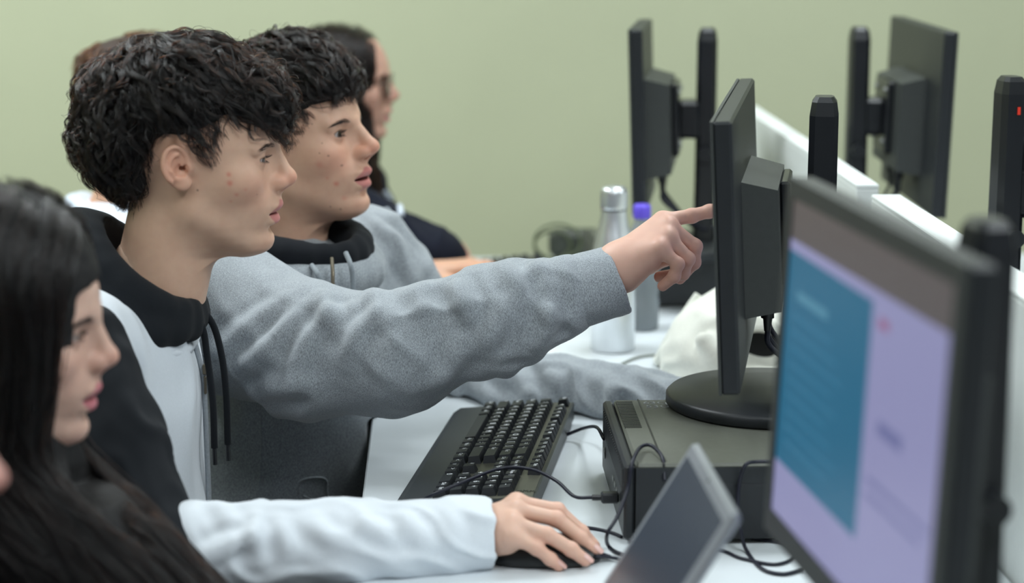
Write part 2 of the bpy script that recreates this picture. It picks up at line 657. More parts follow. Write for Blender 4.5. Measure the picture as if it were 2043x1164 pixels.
def screen_mat(name, kind):
    m = bpy.data.materials.new(name)
    m.use_nodes = True
    nt = m.node_tree
    b = nt.nodes['Principled BSDF']
    b.inputs['Base Color'].default_value = (0.012, 0.012, 0.014, 1)
    b.inputs['Roughness'].default_value = 0.35
    if kind == 'off':
        b.inputs['Base Color'].default_value = (0.02, 0.021, 0.024, 1)
        return m
    tc = nt.nodes.new('ShaderNodeTexCoord')
    sp = nt.nodes.new('ShaderNodeSeparateXYZ')
    nt.links.new(tc.outputs['Generated'], sp.inputs[0])
    N, L = nt.nodes.new, nt.links.new

    def math_(op, a, b_=None):
        n = N('ShaderNodeMath'); n.operation = op
        for i, v in enumerate((a, b_)):
            if v is None: continue
            if isinstance(v, (int, float)): n.inputs[i].default_value = v
            else: L(v, n.inputs[i])
        return n.outputs[0]

    def box_(x0, x1, y0, y1):
        u, v = math_('SUBTRACT', 1.0, sp.outputs['X']), sp.outputs['Z']
        a = math_('MULTIPLY', math_('GREATER_THAN', u, x0), math_('LESS_THAN', u, x1))
        c = math_('MULTIPLY', math_('GREATER_THAN', v, y0), math_('LESS_THAN', v, y1))
        return math_('MULTIPLY', a, c)

    def mix(c0, c1, fac):
        n = N('ShaderNodeMix'); n.data_type = 'RGBA'
        L(fac, n.inputs['Factor'])
        for i, c in ((6, c0), (7, c1)):
            if isinstance(c, tuple): n.inputs[i].default_value = (*lin(c), 1)
            else: L(c, n.inputs[i])
        return n.outputs[2]
    c = (176, 176, 226)
    if kind == 'slides':
        c = mix((172, 172, 222), (14, 118, 158), box_(0.0, 0.58, 0.17, 0.84))
        # white page lines and a red mark
        c = mix(c, (86, 160, 192), box_(0.08, 0.30, 0.70, 0.73))
        for k in range(9):
            y = 0.64 - 0.050 * k
            c = mix(c, (44, 134, 174), box_(0.05, 0.34 + 0.10 * ((k * 37) % 5) / 5, y, y + 0.013))
        c = mix(c, (176, 120, 168), box_(0.62, 0.68, 0.78, 0.81))
        c = mix(c, (104, 96, 96), box_(0.0, 1.0, 0.875, 1.0))
        for (x0, x1, y0, y1) in ((0.66, 0.80, 0.50, 0.54), (0.62, 0.97, 0.355, 0.37), (0.62, 0.93, 0.31, 0.325), (0.80, 0.96, 0.10, 0.14)):
            c = mix(c, (128, 132, 190), box_(x0, x1, y0, y1))
    elif kind == 'page':
        c = mix((198, 206, 226), (70, 96, 150), box_(0.0, 1.0, 0.88, 1.0))
        for k in range(10):
            c = mix(c, (150, 158, 180), box_(0.08, 0.5 + 0.08 * ((k * 29) % 5), 0.76 - 0.07 * k, 0.785 - 0.07 * k))
    L(c, b.inputs['Emission Color'])
    b.inputs['Emission Strength'].default_value = 0.60
    return m


def monitor(near, far, top, H, label, base_z, scr='off', back_sign=1, post_d=0.105, lean=0.0, post_top=None, tilt=0.0, pc_top=True, flat_wide=False):
    """near, far: xy of the two front top corners; the back points to the side given by back_sign."""
    near = np.array([near[0], near[1]]); far = np.array([far[0], far[1]])
    e1 = far - near; Wd = np.linalg.norm(e1); e1 /= Wd
    n = np.array([e1[1], -e1[0]]) * back_sign
    ctr = (near + far) / 2
    root = empty('computer_monitor', (*(ctr + n * post_d), base_z))
    tag(root, label, 'monitor', 'black computer monitors on stands')
    # local frame: x along the width from near to far corner, y to the back, z up; origin mid-height of the front face
    M = np.eye(4)
    M[:3, 0] = (*e1, 0); M[:3, 1] = (*n, 0); M[:3, 2] = (0, 0, 1)
    T = np.eye(4); T[:3, :3] = rot(tilt, 0, 0)
    M[:3, 3] = (*ctr, top - H / 2)
    M = M @ T
    w2, h2 = Wd / 2, H / 2
    c = MB().box((-w2, 0.0, -h2), (w2, 0.021, h2), M, bev=0.003)
    c.build('casing', blk, root)
    fr = 0.016
    bz = MB()
    for lo, hi in (((-w2, -0.0025, h2 - fr), (w2, 0.001, h2)), ((-w2, -0.0025, -h2), (w2, 0.001, -h2 + fr + 0.006)),
                   ((-w2, -0.0025, -h2 + fr + 0.006), (-w2 + fr, 0.001, h2 - fr)), ((w2 - fr, -0.0025, -h2 + fr + 0.006), (w2, 0.001, h2 - fr))):
        bz.box(lo, hi, M)
    bz.build('bezel', dgrey if scr != 'off' else blk, root)
    s_ = MB().box((-w2 + fr, -0.001, -h2 + fr + 0.006), (w2 - fr, 0.0005, h2 - fr))
    so = s_.build('screen', SCR[scr], root, world=False)
    so.matrix_parent_inverse = Matrix.Translation(root.location).inverted()
    so.matrix_basis = Matrix(M.tolist())
    # back housing: bevelled box that widens towards the panel
    bx_w, z0, z1, dp = 0.125, -h2 + 0.055, h2 - 0.085, 0.062
    poly = [(-bx_w, z0), (bx_w, z0), (bx_w, z1), (-bx_w, z1)]
    V = [(x, 0.020, z) for x, z in poly] + [(x * 0.93, dp, z - (0.012 if z == z1 else -0.006)) for x, z in poly]
    MB().add(V, [(0, 1, 2, 3), (4, 7, 6, 5), (0, 4, 5, 1), (1, 5, 6, 2), (2, 6, 7, 3), (3, 7, 4, 0)], M).build('back_housing', dgrey, root)
    MB().box((-0.06, dp, -0.07), (0.06, dp + 0.012, 0.055), M, bev=0.003).build('mount_plate', blk2, root)
    for sx in (-0.045, 0.045):
        for sz in (-0.05, 0.04):
            P = M[:3, :3] @ np.array([sx, dp + 0.012, sz]) + M[:3, 3]
            MB().tube([P, P + M[:3, 1] * 0.004], 0.004, 8).build('screw', port_m, root)
    if scr != 'page':
        MB().box((-0.10, 0.02, -h2 + 0.012), (0.10, 0.034, -h2 + 0.055), M, bev=0.003).build('lower_ridge', blk, root)
    # post, arm and foot
    pc = np.array([*(ctr + n * post_d), 0.0])
    pt = post_top if post_top else top - 0.005
    PM = np.eye(4); PM[:3, 0] = (*e1, 0); PM[:3, 1] = (*n, 0); PM[:3, 3] = (pc[0], pc[1], base_z)
    hp = pt - base_z
    sec = [(-0.026, -0.010), (-0.018, -0.017), (0.018, -0.017), (0.026, -0.010), (0.026, 0.012), (0.014, 0.017), (-0.014, 0.017), (-0.026, 0.012)]
    V, nn = [], len(sec)
    for zz, k in ((0.01, 1.15), (hp * 0.3, 1.05), (hp - 0.022, 1.0), (hp - 0.006, 0.86), (hp, 0.62)):
        V += [(x * k, y * k + lean * zz, zz) for x, y in sec]
    Fc = [(i * nn + j, i * nn + (j + 1) % nn, (i + 1) * nn + (j + 1) % nn, (i + 1) * nn + j) for i in range(4) for j in range(nn)]
    Fc += [tuple(range(nn))[::-1], tuple(range(4 * nn, 5 * nn))]
    MB().add(V, Fc, PM).build('post', blk2, root)
    zc = (top - H / 2) - base_z - 0.005
    MB().box((-0.03, -post_d + dp + 0.010, zc - 0.035), (0.03, -0.010 + lean * zc, zc + 0.03), PM, bev=0.006).build('arm', blk2, root)
    MB().tube([PM[:3, :3] @ np.array([-0.045, 0.0, zc - 0.06]) + PM[:3, 3], PM[:3, :3] @ np.array([0.045, 0.0, zc - 0.06]) + PM[:3, 3]], 0.012, 12).build('height_lock', blk2, root)
    R0 = 0.128
    prof = [(0.001, 0.0), (R0 - 0.004, 0.0), (R0, 0.003), (R0, 0.013), (R0 - 0.004, 0.017), (R0 * 0.62, 0.021), (R0 * 0.60, 0.0215), (0.001, 0.0225)]
    BM = PM.copy(); BM[:3, 3] = (*(pc[:2] - n * 0.055), base_z)
    MB().lathe(prof, 56, BM, cap=False).build('base', blk, root)
    # cables from the connector bay
    for j, dx in enumerate((-0.05, -0.02, 0.03)):
        a = M[:3, :3] @ np.array([dx, dp - 0.018, z0 + 0.004]) + M[:3, 3]
        plug = MB().tube([a, a + np.array([0, 0, -0.018])], 0.008, 10)
        plug.tube([a + np.array([0, 0, -0.018]), a + np.array([0, 0, -0.034])], 0.0055, 10, r1=0.0038)
        plug.build('plug', blk2, root)
        q = PM[:3, :3] @ np.array([dx * 0.3, 0.03 + 0.008 * j, hp * 0.12]) + PM[:3, 3]
        mid = (a + q) / 2 + np.array([0, 0, -0.05 - 0.012 * j]) + PM[:3, 1] * 0.015
        MB().tube(spline([a + np.array([0, 0, -0.032]), a + np.array([0, 0, -0.055]) + PM[:3, 1] * 0.006, mid, q], 24), 0.0033, 8).build('cable', cable_m, root)
    return root, M, PM


SCR = {'off': screen_mat('screen_dark', 'off'), 'slides': screen_mat('screen_lit_slides', 'slides'), 'page': screen_mat('screen_lit_page', 'page')}
PC_H = 0.093


def pc_case(x0, y0, label, w=0.29, d=0.32, detail=True):
    """Slim desktop computer lying flat, its front panel towards the pupils (-x)."""
    root = empty('desktop_computer', (x0 + d / 2, y0 + w / 2, DZ))
    tag(root, label, 'computer', 'slim black desktop computers lying flat')
    z0, z1 = DZ + 0.006, DZ + PC_H
    MB().box((x0 + 0.013, y0, z0), (x0 + d, y0 + w, z1), bev=0.003).build('case', pcg, root)
    MB().box((x0 + 0.045, y0 - 0.0015, z1 - 0.026), (x0 + d, y0 + 0.002, z1 - 0.023)).build('side_seam', blk2, root)
    fp = MB().box((x0, y0 - 0.001, z0), (x0 + 0.012, y0 + w + 0.001, z1 - 0.001), bev=0.003)
    fpo = fp.build('front_panel', blk, root)
    for xx in (x0 + 0.02, x0 + d - 0.04):
        for yy in (y0 + 0.02, y0 + w - 0.05):
            MB().box((xx, yy, DZ), (xx + 0.025, yy + 0.025, z0)).build('rubber_foot', blk2, root)
    MB().box((x0 + 0.013, y0 - 0.0012, z0 + 0.001), (x0 + d - 0.001, y0 + 0.0015, z1 - 0.004)).build('side_panel', blk, root)
    MB().box((x0 + 0.0425, y0 - 0.0006, z0), (x0 + 0.0445, y0 + w, z1 + 0.0005)).build('top_seam', blk2, root)
    if detail:
        for k in range(26):                         # honeycomb-like slots of the front edge
            yy = y0 + 0.012 + k * 0.0102
            MB().box((x0 - 0.0012, yy, z0 + 0.05), (x0 + 0.004, yy + 0.006, z1 - 0.008), bev=0.001).build('front_rib', blk2, fpo)
        for k in range(22):                         # vent on the top by the front panel
            yy = y0 + w - 0.135 + k * 0.0058
            MB().box((x0 + 0.015, yy, z1 - 0.0006), (x0 + 0.035, yy + 0.0036, z1 + 0.0006)).build('vent_slat', blk2, root)
        for k, yy in enumerate((y0 + 0.05, y0 + 0.075, y0 + 0.1, y0 + 0.125)):
            MB().box((x0 - 0.001, yy, z0 + 0.03), (x0 + 0.006, yy + 0.013, z0 + 0.0355)).build('usb_port', port_m, fpo)
        MB().lathe([(0.0005, 0), (0.007, 0), (0.007, 0.001), (0.0005, 0.001)], 16,
                   frame((x0 - 0.0005, y0 + 0.25, z0 + 0.03), (0, 1, 0), (-1, 0, 0))).build('power_button', port_m, fpo)
    return root


def text_mesh(body, size, material, ext=0.0, left=False):
    cu = bpy.data.curves.new('lettering', 'FONT')
    cu.body = body; cu.size = size; cu.extrude = ext; cu.resolution_u = 2
    cu.align_x = 'LEFT' if left else 'CENTER'; cu.align_y = 'TOP_BASELINE' if left else 'CENTER'
    o = bpy.data.objects.new('lettering', cu)
    COL.objects.link(o)
    bpy.context.view_layer.update()
    me = bpy.data.meshes.new_from_object(o.evaluated_get(bpy.context.evaluated_depsgraph_get()))
    bpy.data.objects.remove(o)
    bpy.data.curves.remove(cu)
    me.materials.clear(); me.materials.append(material)
    return me


def text(body, size, M, material, parent, name='lettering', ext=0.0002):
    o = bpy.data.objects.new(name, text_mesh(body, size, material, ext))
    COL.objects.link(o)
    o.parent = parent
    o.matrix_parent_inverse = world_of(parent).inverted()
    o.matrix_basis = Matrix(np.asarray(M).tolist())
    return o


white_ink = mat('white_ink', (236, 240, 244), rough=0.6, noise=0.02)
grey_ink = mat('silver_ink', (150, 154, 156), rough=0.5, noise=0.02)

# our row
PC1 = (0.200, 2.113)
pc1 = pc_case(*PC1, 'black desktop computer lying flat under the monitor being pointed at')
zt = DZ + PC_H + 0.0002
text('63C', 0.017, frame((PC1[0] + 0.062, PC1[1] + 0.272, zt), (1, 0, 0), (0, 0, 1)), grey_ink, pc1)
text('53G', 0.017, frame((PC1[0] + 0.064, PC1[1] + 0.254, zt), (1, 0, 0), (0, 0, 1)), grey_ink, pc1)
text('GAWP', 0.018, frame((PC1[0] + 0.100, PC1[1] + 0.268, zt), (1, 0, 0), (0, 0, 1)), white_ink, pc1)
mon_main, MM, PMM = monitor((0.298, 2.12), (0.405, 2.65), 1.218, 0.300, 'black monitor on the flat computer, touched by the pointing finger', DZ + PC_H, 'page', tilt=3.0, post_top=1.222, post_d=0.108)
mon_fg, MF, PMF = monitor((0.330, 1.245), (0.289, 1.665), 1.222, 0.308, 'black monitor showing a blue and lilac slide page beside the small laptop', DZ + PC_H, 'slides', tilt=-2.6, post_d=0.10)
pc2 = pc_case(0.20, 1.20, 'black desktop computer lying flat under the monitor with the blue page', detail=False)
na = py(1262, 60, 3.33); fa = pz(1284, 38, na[2])
mon_far, MA, PMA = monitor((na[0], na[1]), (fa[0], fa[1]), na[2], 0.31, 'black monitor standing behind the steel and plastic bottles', DZ + PC_H, 'page', tilt=2, post_d=0.12)
pc3 = pc_case(0.268, 3.42, 'black desktop computer lying flat behind the canvas bag', detail=False)
# opposite row: screens face away (+x)
nb = py(1905, 65, 3.27); fb = pz(1795, 32, nb[2])
mon_opp, MO, PMO = monitor((nb[0], nb[1]), (fb[0], fb[1]), nb[2], 0.308, 'black monitor on the opposite desk row by the green wall', DZ + 0.002, 'page', back_sign=-1, tilt=1.6, post_d=0.115)
mon_opp2, _, PMX = monitor((0.93, 2.36), (0.88, 2.86), 1.235, 0.308, 'black monitor on the opposite desk row beside the gap of the divider', DZ + 0.002, 'page', back_sign=-1, post_d=0.16, post_top=1.225)
led = mat('led_red', (230, 60, 40), rough=0.4, noise=0.02)
MB().box((-0.0275, -0.004, 0.425), (-0.0258, 0.0, 0.435), PMX).build('indicator', led, mon_opp2)

# ------------------------------------------------------------------ keyboard
key_m = mat('key_black', (30, 33, 37), rough=0.5, spec=0.4, noise=0.05, nscale=150)
kb_m = mat('keyboard_body', (44, 48, 50), rough=0.42, spec=0.4, noise=0.05, nscale=120, bump=0.08, bscale=1000)
deck_m = mat('keyboard_deck', (78, 78, 68), rough=0.45, noise=0.04, nscale=120)


def keyboard(K, label, legends=True):
    """K: frame with x to the typist's right, y away from the typist, z up; origin at the front-left corner on the desk."""
    root = empty('keyboard', K[:3, 3])
    tag(root, label, 'keyboard', 'black wired keyboards')
    W, D = 0.452, 0.166
    prof = [(0, 0.0), (0.0, 0.006), (0.010, 0.013), (0.040, 0.016), (0.150, 0.026), (D, 0.026), (D, 0.004)]   # y, z
    V = [(0.0, y, z) for y, z in prof] + [(W, y, z) for y, z in prof]
    n = len(prof)
    Fc = [tuple(range(n)), tuple(range(n, 2 * n))[::-1]] + [(i, i + n, (i + 1) % n + n, (i + 1) % n) for i in range(n)]
    MB().add(V, Fc, K).build('body', kb_m, root)
    zk = lambda y: 0.016 + (y - 0.040) * 0.0909
    Kd = K.copy()
    MB().add([(0.003, 0.044, zk(0.044) + 0.0004), (W - 0.003, 0.044, zk(0.044) + 0.0004), (W - 0.003, 0.163, zk(0.15) + 0.0004), (0.003, 0.163, zk(0.15) + 0.0004),
              (0.003, 0.150, zk(0.15) + 0.0004), (W - 0.003, 0.150, zk(0.15) + 0.0004)], [(0, 1, 5, 4), (4, 5, 2, 3)], K).build('deck', deck_m, root)
    U = 0.0190
    x0 = 0.012
    rows = [
        (0.046, [('Ctrl', 1.25), ('Win', 1.25), ('Alt', 1.25), (' ', 6.25), ('Alt', 1.25), ('Win', 1.25), ('Fn', 1.25), ('Ctrl', 1.25), (None, .25), ('<', 1), ('v', 1), ('>', 1), (None, .25), ('0', 2), ('Del', 1), ('Ent', 1)]),
        (0.065, [('^', 2.25)] + [(c, 1) for c in 'ZXCVBNM,.;'] + [('^', 2.75), (None, 1.25), ('^', 1), (None, 1.25), ('1', 1), ('2', 1), ('3', 1), ('.', 1)]),
        (0.084, [('Caps', 1.75)] + [(c, 1) for c in 'ASDFGHJKLC~'] + [('Ent', 2.25), (None, 3.5), ('4', 1), ('5', 1), ('6', 1), ('+', 1)]),
        (0.103, [('Tab', 1.5)] + [(c, 1) for c in 'QWERTYUIOP[]'] + [('Ent', 1.5), (None, .25), ('Del', 1), ('End', 1), ('PgD', 1), (None, .25), ('7', 1), ('8', 1), ('9', 1), ('+', 1)]),
        (0.122, [(c, 1) for c in "'1234567890-="] + [('<-', 2), (None, .25), ('Ins', 1), ('Hom', 1), ('PgU', 1), (None, .25), ('Num', 1), ('/', 1), ('*', 1), ('-', 1)]),
        (0.1465, [('Esc', 1), (None, 1), ('F1', 1), ('F2', 1), ('F3', 1), ('F4', 1), (None, .5), ('F5', 1), ('F6', 1), ('F7', 1), ('F8', 1), (None, .5), ('F9', 1), ('F10', 1), ('F11', 1), ('F12', 1), (None, .25), ('Prt', 1), ('Scr', 1), ('Brk', 1)]),
    ]
    cache = {}
    sl = math.atan(0.0909)
    for y, row in rows:
        x = x0
        for cap, u in row:
            if cap is not None:
                w = u * U - 0.0016; dpt = 0.0172 if y < 0.14 else 0.0150
                kk = (round(w, 4), dpt)
                if kk not in cache:
                    hh, t = 0.0092, 0.0028
                    Vk = [(0, 0, 0), (w, 0, 0), (w, dpt, 0), (0, dpt, 0), (t, t * .6, hh), (w - t, t * .6, hh), (w - t, dpt - t, hh + .0008), (t, dpt - t, hh + .0008)]
                    mb = MB().add(Vk, [(3, 2, 1, 0), (4, 5, 6, 7), (0, 1, 5, 4), (1, 2, 6, 5), (2, 3, 7, 6), (3, 0, 4, 7)])
                    cache[kk] = mb.mesh('key'); cache[kk].materials.append(key_m)
                o = bpy.data.objects.new('key', cache[kk])
                COL.objects.link(o)
                o.parent = root
                o.matrix_parent_inverse = Matrix.Translation(root.location).inverted()
                KM = K @ np.array(Matrix.Translation((x, y, zk(y)))) @ np.array(Matrix.Rotation(sl, 4, 'X'))
                o.matrix_basis = Matrix(KM.tolist())
                if legends and cap.strip():
                    cu_key = 'txt' + cap
                    if cu_key not in cache:
                        cu = text_mesh(cap, 0.0105 if len(cap) == 1 else 0.0068, white_ink, 0.0, True)
                        cache[cu_key] = cu
                    lg = bpy.data.objects.new('legend', cache[cu_key])
                    COL.objects.link(lg)
                    lg.parent = o
                    lg.location = (0.0042, 0.0065 if len(cap) == 1 else 0.0075, 0.0105)
            x += u * U
    return root


near_l = pz(790, 1020, DZ); far_l = pz(905, 838, DZ)
kx = (near_l - far_l) / np.linalg.norm(near_l - far_l)          # typist's right is towards the camera
K1 = frame((far_l[0], far_l[1], DZ + 0.004), kx, (0, 0, 1))
kb1 = keyboard(K1, 'black wired keyboard in front of the boy in grey, full of white legends')
text('HMM', 0.010, K1 @ frame((0.425, 0.153, 0.0272), (0, 1, 0), (0, 0, 1)), blk2, kb1)
for fx in (0.03, 0.40):
    MB().box((fx, 0.03, -0.004), (fx + 0.03, 0.045, 0.004), K1).build('rubber_foot', blk2, kb1)
    MB().box((fx, 0.14, -0.004), (fx + 0.03, 0.155, 0.006), K1).build('rubber_foot', blk2, kb1)
K2 = frame((0.03, 3.78, DZ + 0.001), (0.10, -1, 0), (0, 0, 1))
keyboard(K2, 'black wired keyboard on the desk in front of the girl with glasses', legends=False)

# ------------------------------------------------------------------ bottles
steel = mat('brushed_steel', (220, 223, 226), rough=0.36, metal=1.0, noise=0.05, nscale=30)
b0 = pz(1222, 698, DZ)
bot = empty('steel_bottle', (b0[0], b0[1], DZ))
tag(bot, 'brushed steel flask with screw lid standing on the white desk', 'bottle')
BM = np.eye(4); BM[:3, 3] = b0
prof = [(0.001, 0), (0.033, 0), (0.0352, 0.003), (0.0352, 0.135), (0.0345, 0.150), (0.031, 0.170), (0.0265, 0.188), (0.0225, 0.204), (0.0205, 0.216), (0.0200, 0.224)]
MB().lathe(prof, 48, BM, cap=False).build('body', steel, bot)
MB().lathe([(0.0198, 0.2235), (0.0198, 0.2265)], 40, BM, cap=False).build('seal', blk2, bot)
MB().lathe([(0.0195, 0.226), (0.0212, 0.2268), (0.0215, 0.230), (0.0215, 0.251), (0.0205, 0.257), (0.017, 0.261), (0.001, 0.262)], 40, BM, cap=False).build('lid', steel, bot)

def glass_mat(name, rgb, ior=1.45, rough=0.03, tr=1.0):
    m = bpy.data.materials.new(name)
    m.use_nodes = True
    nt = m.node_tree
    b = nt.nodes['Principled BSDF']
    b.inputs['Base Color'].default_value = (*lin(rgb), 1)
    b.inputs['Transmission Weight'].default_value = tr
    b.inputs['Roughness'].default_value = rough
    b.inputs['IOR'].default_value = ior
    return m


b1 = pz(1278, 656, DZ)
pb = empty('plastic_bottle', (b1[0], b1[1], DZ))
tag(pb, 'clear plastic water bottle with violet cap beside the steel flask', 'bottle')
BM = np.eye(4); BM[:3, 3] = b1
MB().lathe([(0.001, 0.0), (0.026, 0.0), (0.030, 0.004), (0.0305, 0.05), (0.0285, 0.058), (0.0305, 0.066), (0.0305, 0.120), (0.027, 0.142), (0.019, 0.165), (0.0125, 0.180), (0.0118, 0.195)], 40, BM, cap=False).build('body', glass_mat('clear_plastic', (232, 240, 246), 1.12, 0.12, 0.72), pb)
MB().lathe([(0.001, 0.003), (0.0285, 0.004), (0.0295, 0.05), (0.0275, 0.058), (0.0295, 0.066), (0.0295, 0.104), (0.001, 0.105)], 40, BM, cap=False).build('water', glass_mat('water', (168, 192, 212), 1.10, 0.05, 0.7), pb)
MB().lathe([(0.0135, 0.186), (0.0145, 0.188), (0.0145, 0.205), (0.0125, 0.209), (0.001, 0.2095)], 32, BM, cap=False).build('cap', mat('violet_cap', (104, 84, 216), rough=0.4, noise=0.03), pb)

# ------------------------------------------------------------------ small laptop by the girl in front
lap_m = mat('silver_plastic', (158, 162, 170), rough=0.35, metal=0.4, noise=0.04)
TZ = 0.945
la = pz(1392, 884, TZ); lb = pz(1474, 1026, TZ)
ex = (lb - la) / np.linalg.norm(lb - la)
Wl = np.linalg.norm(lb - la) + 0.004
Hl = 0.205
back = np.cross(ex, (0, 0, 1.0)); back = back if back[0] > 0 else -back
lean = math.asin(min(1, (TZ - DZ - 0.02) / Hl))
upv = np.array([0, 0, 1.0]) * math.sin(lean) + back * math.cos(lean)
hinge = la - upv * Hl
lap = empty('small_laptop', (hinge[0], hinge[1], DZ))
tag(lap, 'small open laptop with silver frame and dark screen beside the mouse cable', 'laptop')
LM = frame(hinge, ex, upv)          # x along the hinge, z up the lid; y is then the lid's normal
MB().box((0, -0.005, 0), (Wl, 0.005, Hl), LM, bev=0.004).build('lid', lap_m, lap)
sg = 1 if LM[0, 1] < 0 else -1
MB().box((0.014, sg * 0.0045, 0.02), (Wl - 0.014, sg * 0.0056, Hl - 0.014), LM).build('screen', mat('laptop_screen', (58, 64, 76), rough=0.22, spec=0.5, noise=0.04, nscale=12), lap)
MB().lathe([(0.0002, 0), (0.0018, 0), (0.0018, 0.0006), (0.0002, 0.0006)], 12, LM @ frame((Wl / 2, sg * 0.005, Hl - 0.007), (1, 0, 0), (0, sg, 0))).build('camera_lens', blk2, lap)
ld = -back
MBs = frame(hinge - np.array([0, 0, hinge[2] - DZ]), ex, (0, 0, 1))
sy = 1 if (MBs[:3, 1] @ ld) > 0 else -1
MB().box((0, 0, 0.002), (Wl, sy * 0.185, 0.018), MBs, bev=0.003).build('base', lap_m, lap)
MB().box((0.015, sy * 0.01, 0.018), (Wl - 0.015, sy * 0.10, 0.0195), MBs).build('key_field', blk2, lap)
MB().box((Wl * .35, sy * 0.115, 0.018), (Wl * .65, sy * 0.165, 0.0188), MBs).build('touchpad', dgrey, lap)
MB().tube([MBs[:3, :3] @ np.array([0.02, 0, 0.016]) + MBs[:3, 3], MBs[:3, :3] @ np.array([Wl - 0.02, 0, 0.016]) + MBs[:3, 3]], 0.006, 10).build('hinge', blk2, lap)
for fx in (0.01, Wl - 0.03):
    for fy in (0.02, 0.16):
        MB().box((fx, sy * fy, 0), (fx + 0.02, sy * (fy + 0.012), 0.003), MBs).build('rubber_foot', blk2, lap)


# ------------------------------------------------------------------ cables lying about the desk
def cable(name, px_pts, label, r=0.0024, m=cable_m, cat='cable', extra=None):
    """px_pts: (x, y, height above the desk) in photo pixels, on the desk plane."""
    P = [pz(x, y, DZ + h + r) for x, y, h in px_pts]
    if extra: P = P + extra
    o = MB().tube(spline(P, 14 * len(P)), r, 8).build(name, m)
    tag(o, label, cat)
    return o


usb = empty('usb_plug', pz(1208, 992, DZ + 0.03))
tag(usb, 'black plug with thin cable stuck into the front of the flat computer', 'plug')
up0 = np.array([PC1[0] - 0.001, 2.165, DZ + 0.040])
MB().box(up0 + (-0.020, -0.0065, -0.006), up0 + (0.0, 0.0065, 0.006), bev=0.002).build('plug_body', blk2, usb)
MB().tube([up0 + (-0.030, 0, 0), up0 + (-0.020, 0, 0)], 0.0035, 10).build('strain_relief', blk2, usb)
Pc = [up0 + (-0.030, 0, 0), up0 + (-0.05, 0.002, 0.001)]
for x, y, h in ((1110, 960, .046), (1060, 937, .052), (1000, 935, .050), (930, 960, .045), (870, 985, .034), (842, 1000, .022), (840, 1012, .012)):
    Pc.append(pz(x, y, DZ + h))
MB().tube(spline(Pc, 90), 0.0021, 8).build('cord', cable_m, usb)
kbp = K1 @ np.array([0.235, 0.166, 0.012, 1])
cable('keyboard_cable', [(1130, 868, 0.006), (1165, 855, 0.02)], 'black cable from the back of the keyboard to the flat computer', r=0.0022,
      extra=[py(1190, 853, 2.41), np.array([PC1[0] - 0.001, 2.37, DZ + 0.052])]).location = (0, 0, 0)
cable('mouse_cable', [(1188, 1110, 0.008), (1225, 1114, 0.002), (1290, 1125, 0), (1420, 1098, 0), (1480, 1115, 0), (1545, 1127, 0), (1583, 1112, 0), (1560, 1086, 0), (1500, 1075, 0)],
      'thin dark cable running from the mouse across the desk', r=0.002)
cable('loose_cable', [(1155, 1052, 0), (1190, 1056, 0), (1222, 1064, 0.0), (1240, 1072, 0.0)], 'short dark cable end lying by the corner of the flat computer', r=0.002)
cable('desk_cable', [(1190, 744, 0), (1225, 735, 0), (1250, 722, 0), (1280, 712, 0), (1330, 707, 0)], 'thin grey cable on the desk in front of the steel bottle', r=0.002, m=mat('cable_grey', (110, 116, 104), rough=0.5, noise=0.03))
cable('desk_cable', [(1235, 748, 0), (1270, 750, 0), (1300, 757, 0), (1330, 768, 0)], 'thin olive cable on the desk beside the canvas bag', r=0.0018, m=mat('cable_olive', (84, 92, 66), rough=0.5, noise=0.03))
# a loop of cable hanging over the near edge of the flat computer
tz = DZ + PC_H + 0.003
L1 = [pz(1328, 965, tz - 0.02) * [1, 0, 1] + [0, 2.108, 0], pz(1322, 915, tz), pz(1300, 890, tz + 0.004), pz(1278, 893, tz + 0.003), pz(1262, 922, tz)]
L1 += [py(1252, 975, 2.104), py(1232, 1030, 2.085), py(1212, 1065, 2.075), pz(1214, 1090, DZ + 0.003), pz(1240, 1106, DZ + 0.0025), pz(1300, 1112, DZ + 0.0025)]
tag(MB().tube(spline(L1, 110), 0.0022, 8).build('looped_cable', cable_m), 'thin cable looping over the corner of the flat computer down to the desk', 'cable')
L2 = [pz(1545, 922, tz + 0.002), pz(1510, 922, tz + 0.002), pz(1488, 928, tz + 0.001), py(1476, 960, 2.104), py(1472, 1010, 2.098), py(1478, 1060, 2.085), pz(1490, 1100, DZ + 0.003), pz(1520, 1135, DZ + 0.0025), pz(1560, 1146, DZ + 0.0025), pz(1600, 1138, DZ + 0.0025)]
tag(MB().tube(spline(L2, 90), 0.0022, 8).build('looped_cable', cable_m), 'thin cable hanging down the side of the flat computer behind the laptop', 'cable')

# power adapter with its cord by the far keyboard
ad = pz(1150, 512, DZ)
pa = empty('power_adapter', (ad[0], ad[1], DZ))
tag(pa, 'dark power adapter with a coiled cord behind the steel bottle', 'adapter')
MB().box(ad + (-0.055, -0.03, 0), ad + (0.05, 0.03, 0.055), bev=0.012).build('brick', mat('adapter_grey', (66, 70, 62), rough=0.5, noise=0.05), pa)
for k in range(2):
    th = np.linspace(0, 2 * np.pi, 40)
    rr = 0.036 + 0.010 * k
    MB().tube(np.stack([ad[0] - 0.05 + 0.01 * k + rr * np.cos(th), ad[1] - 0.034 - 0.004 * k + 0.004 * np.sin(th), ad[2] + 0.002 + rr * 0.75 + rr * 0.75 * np.sin(th)], 1), 0.003, 6).build('cord_loop', mat('cable_olive', (84, 92, 66)), pa)
# ------------------------------------------------------------------ heads (millimetres; x forward, y to the person's left, z up; origin between the ears)
def interp(xs, ys):
    xs = np.asarray(xs, float); ys = np.asarray(ys, float)
    o = np.argsort(xs)
    return lambda q: np.interp(q, xs[o], ys[o])


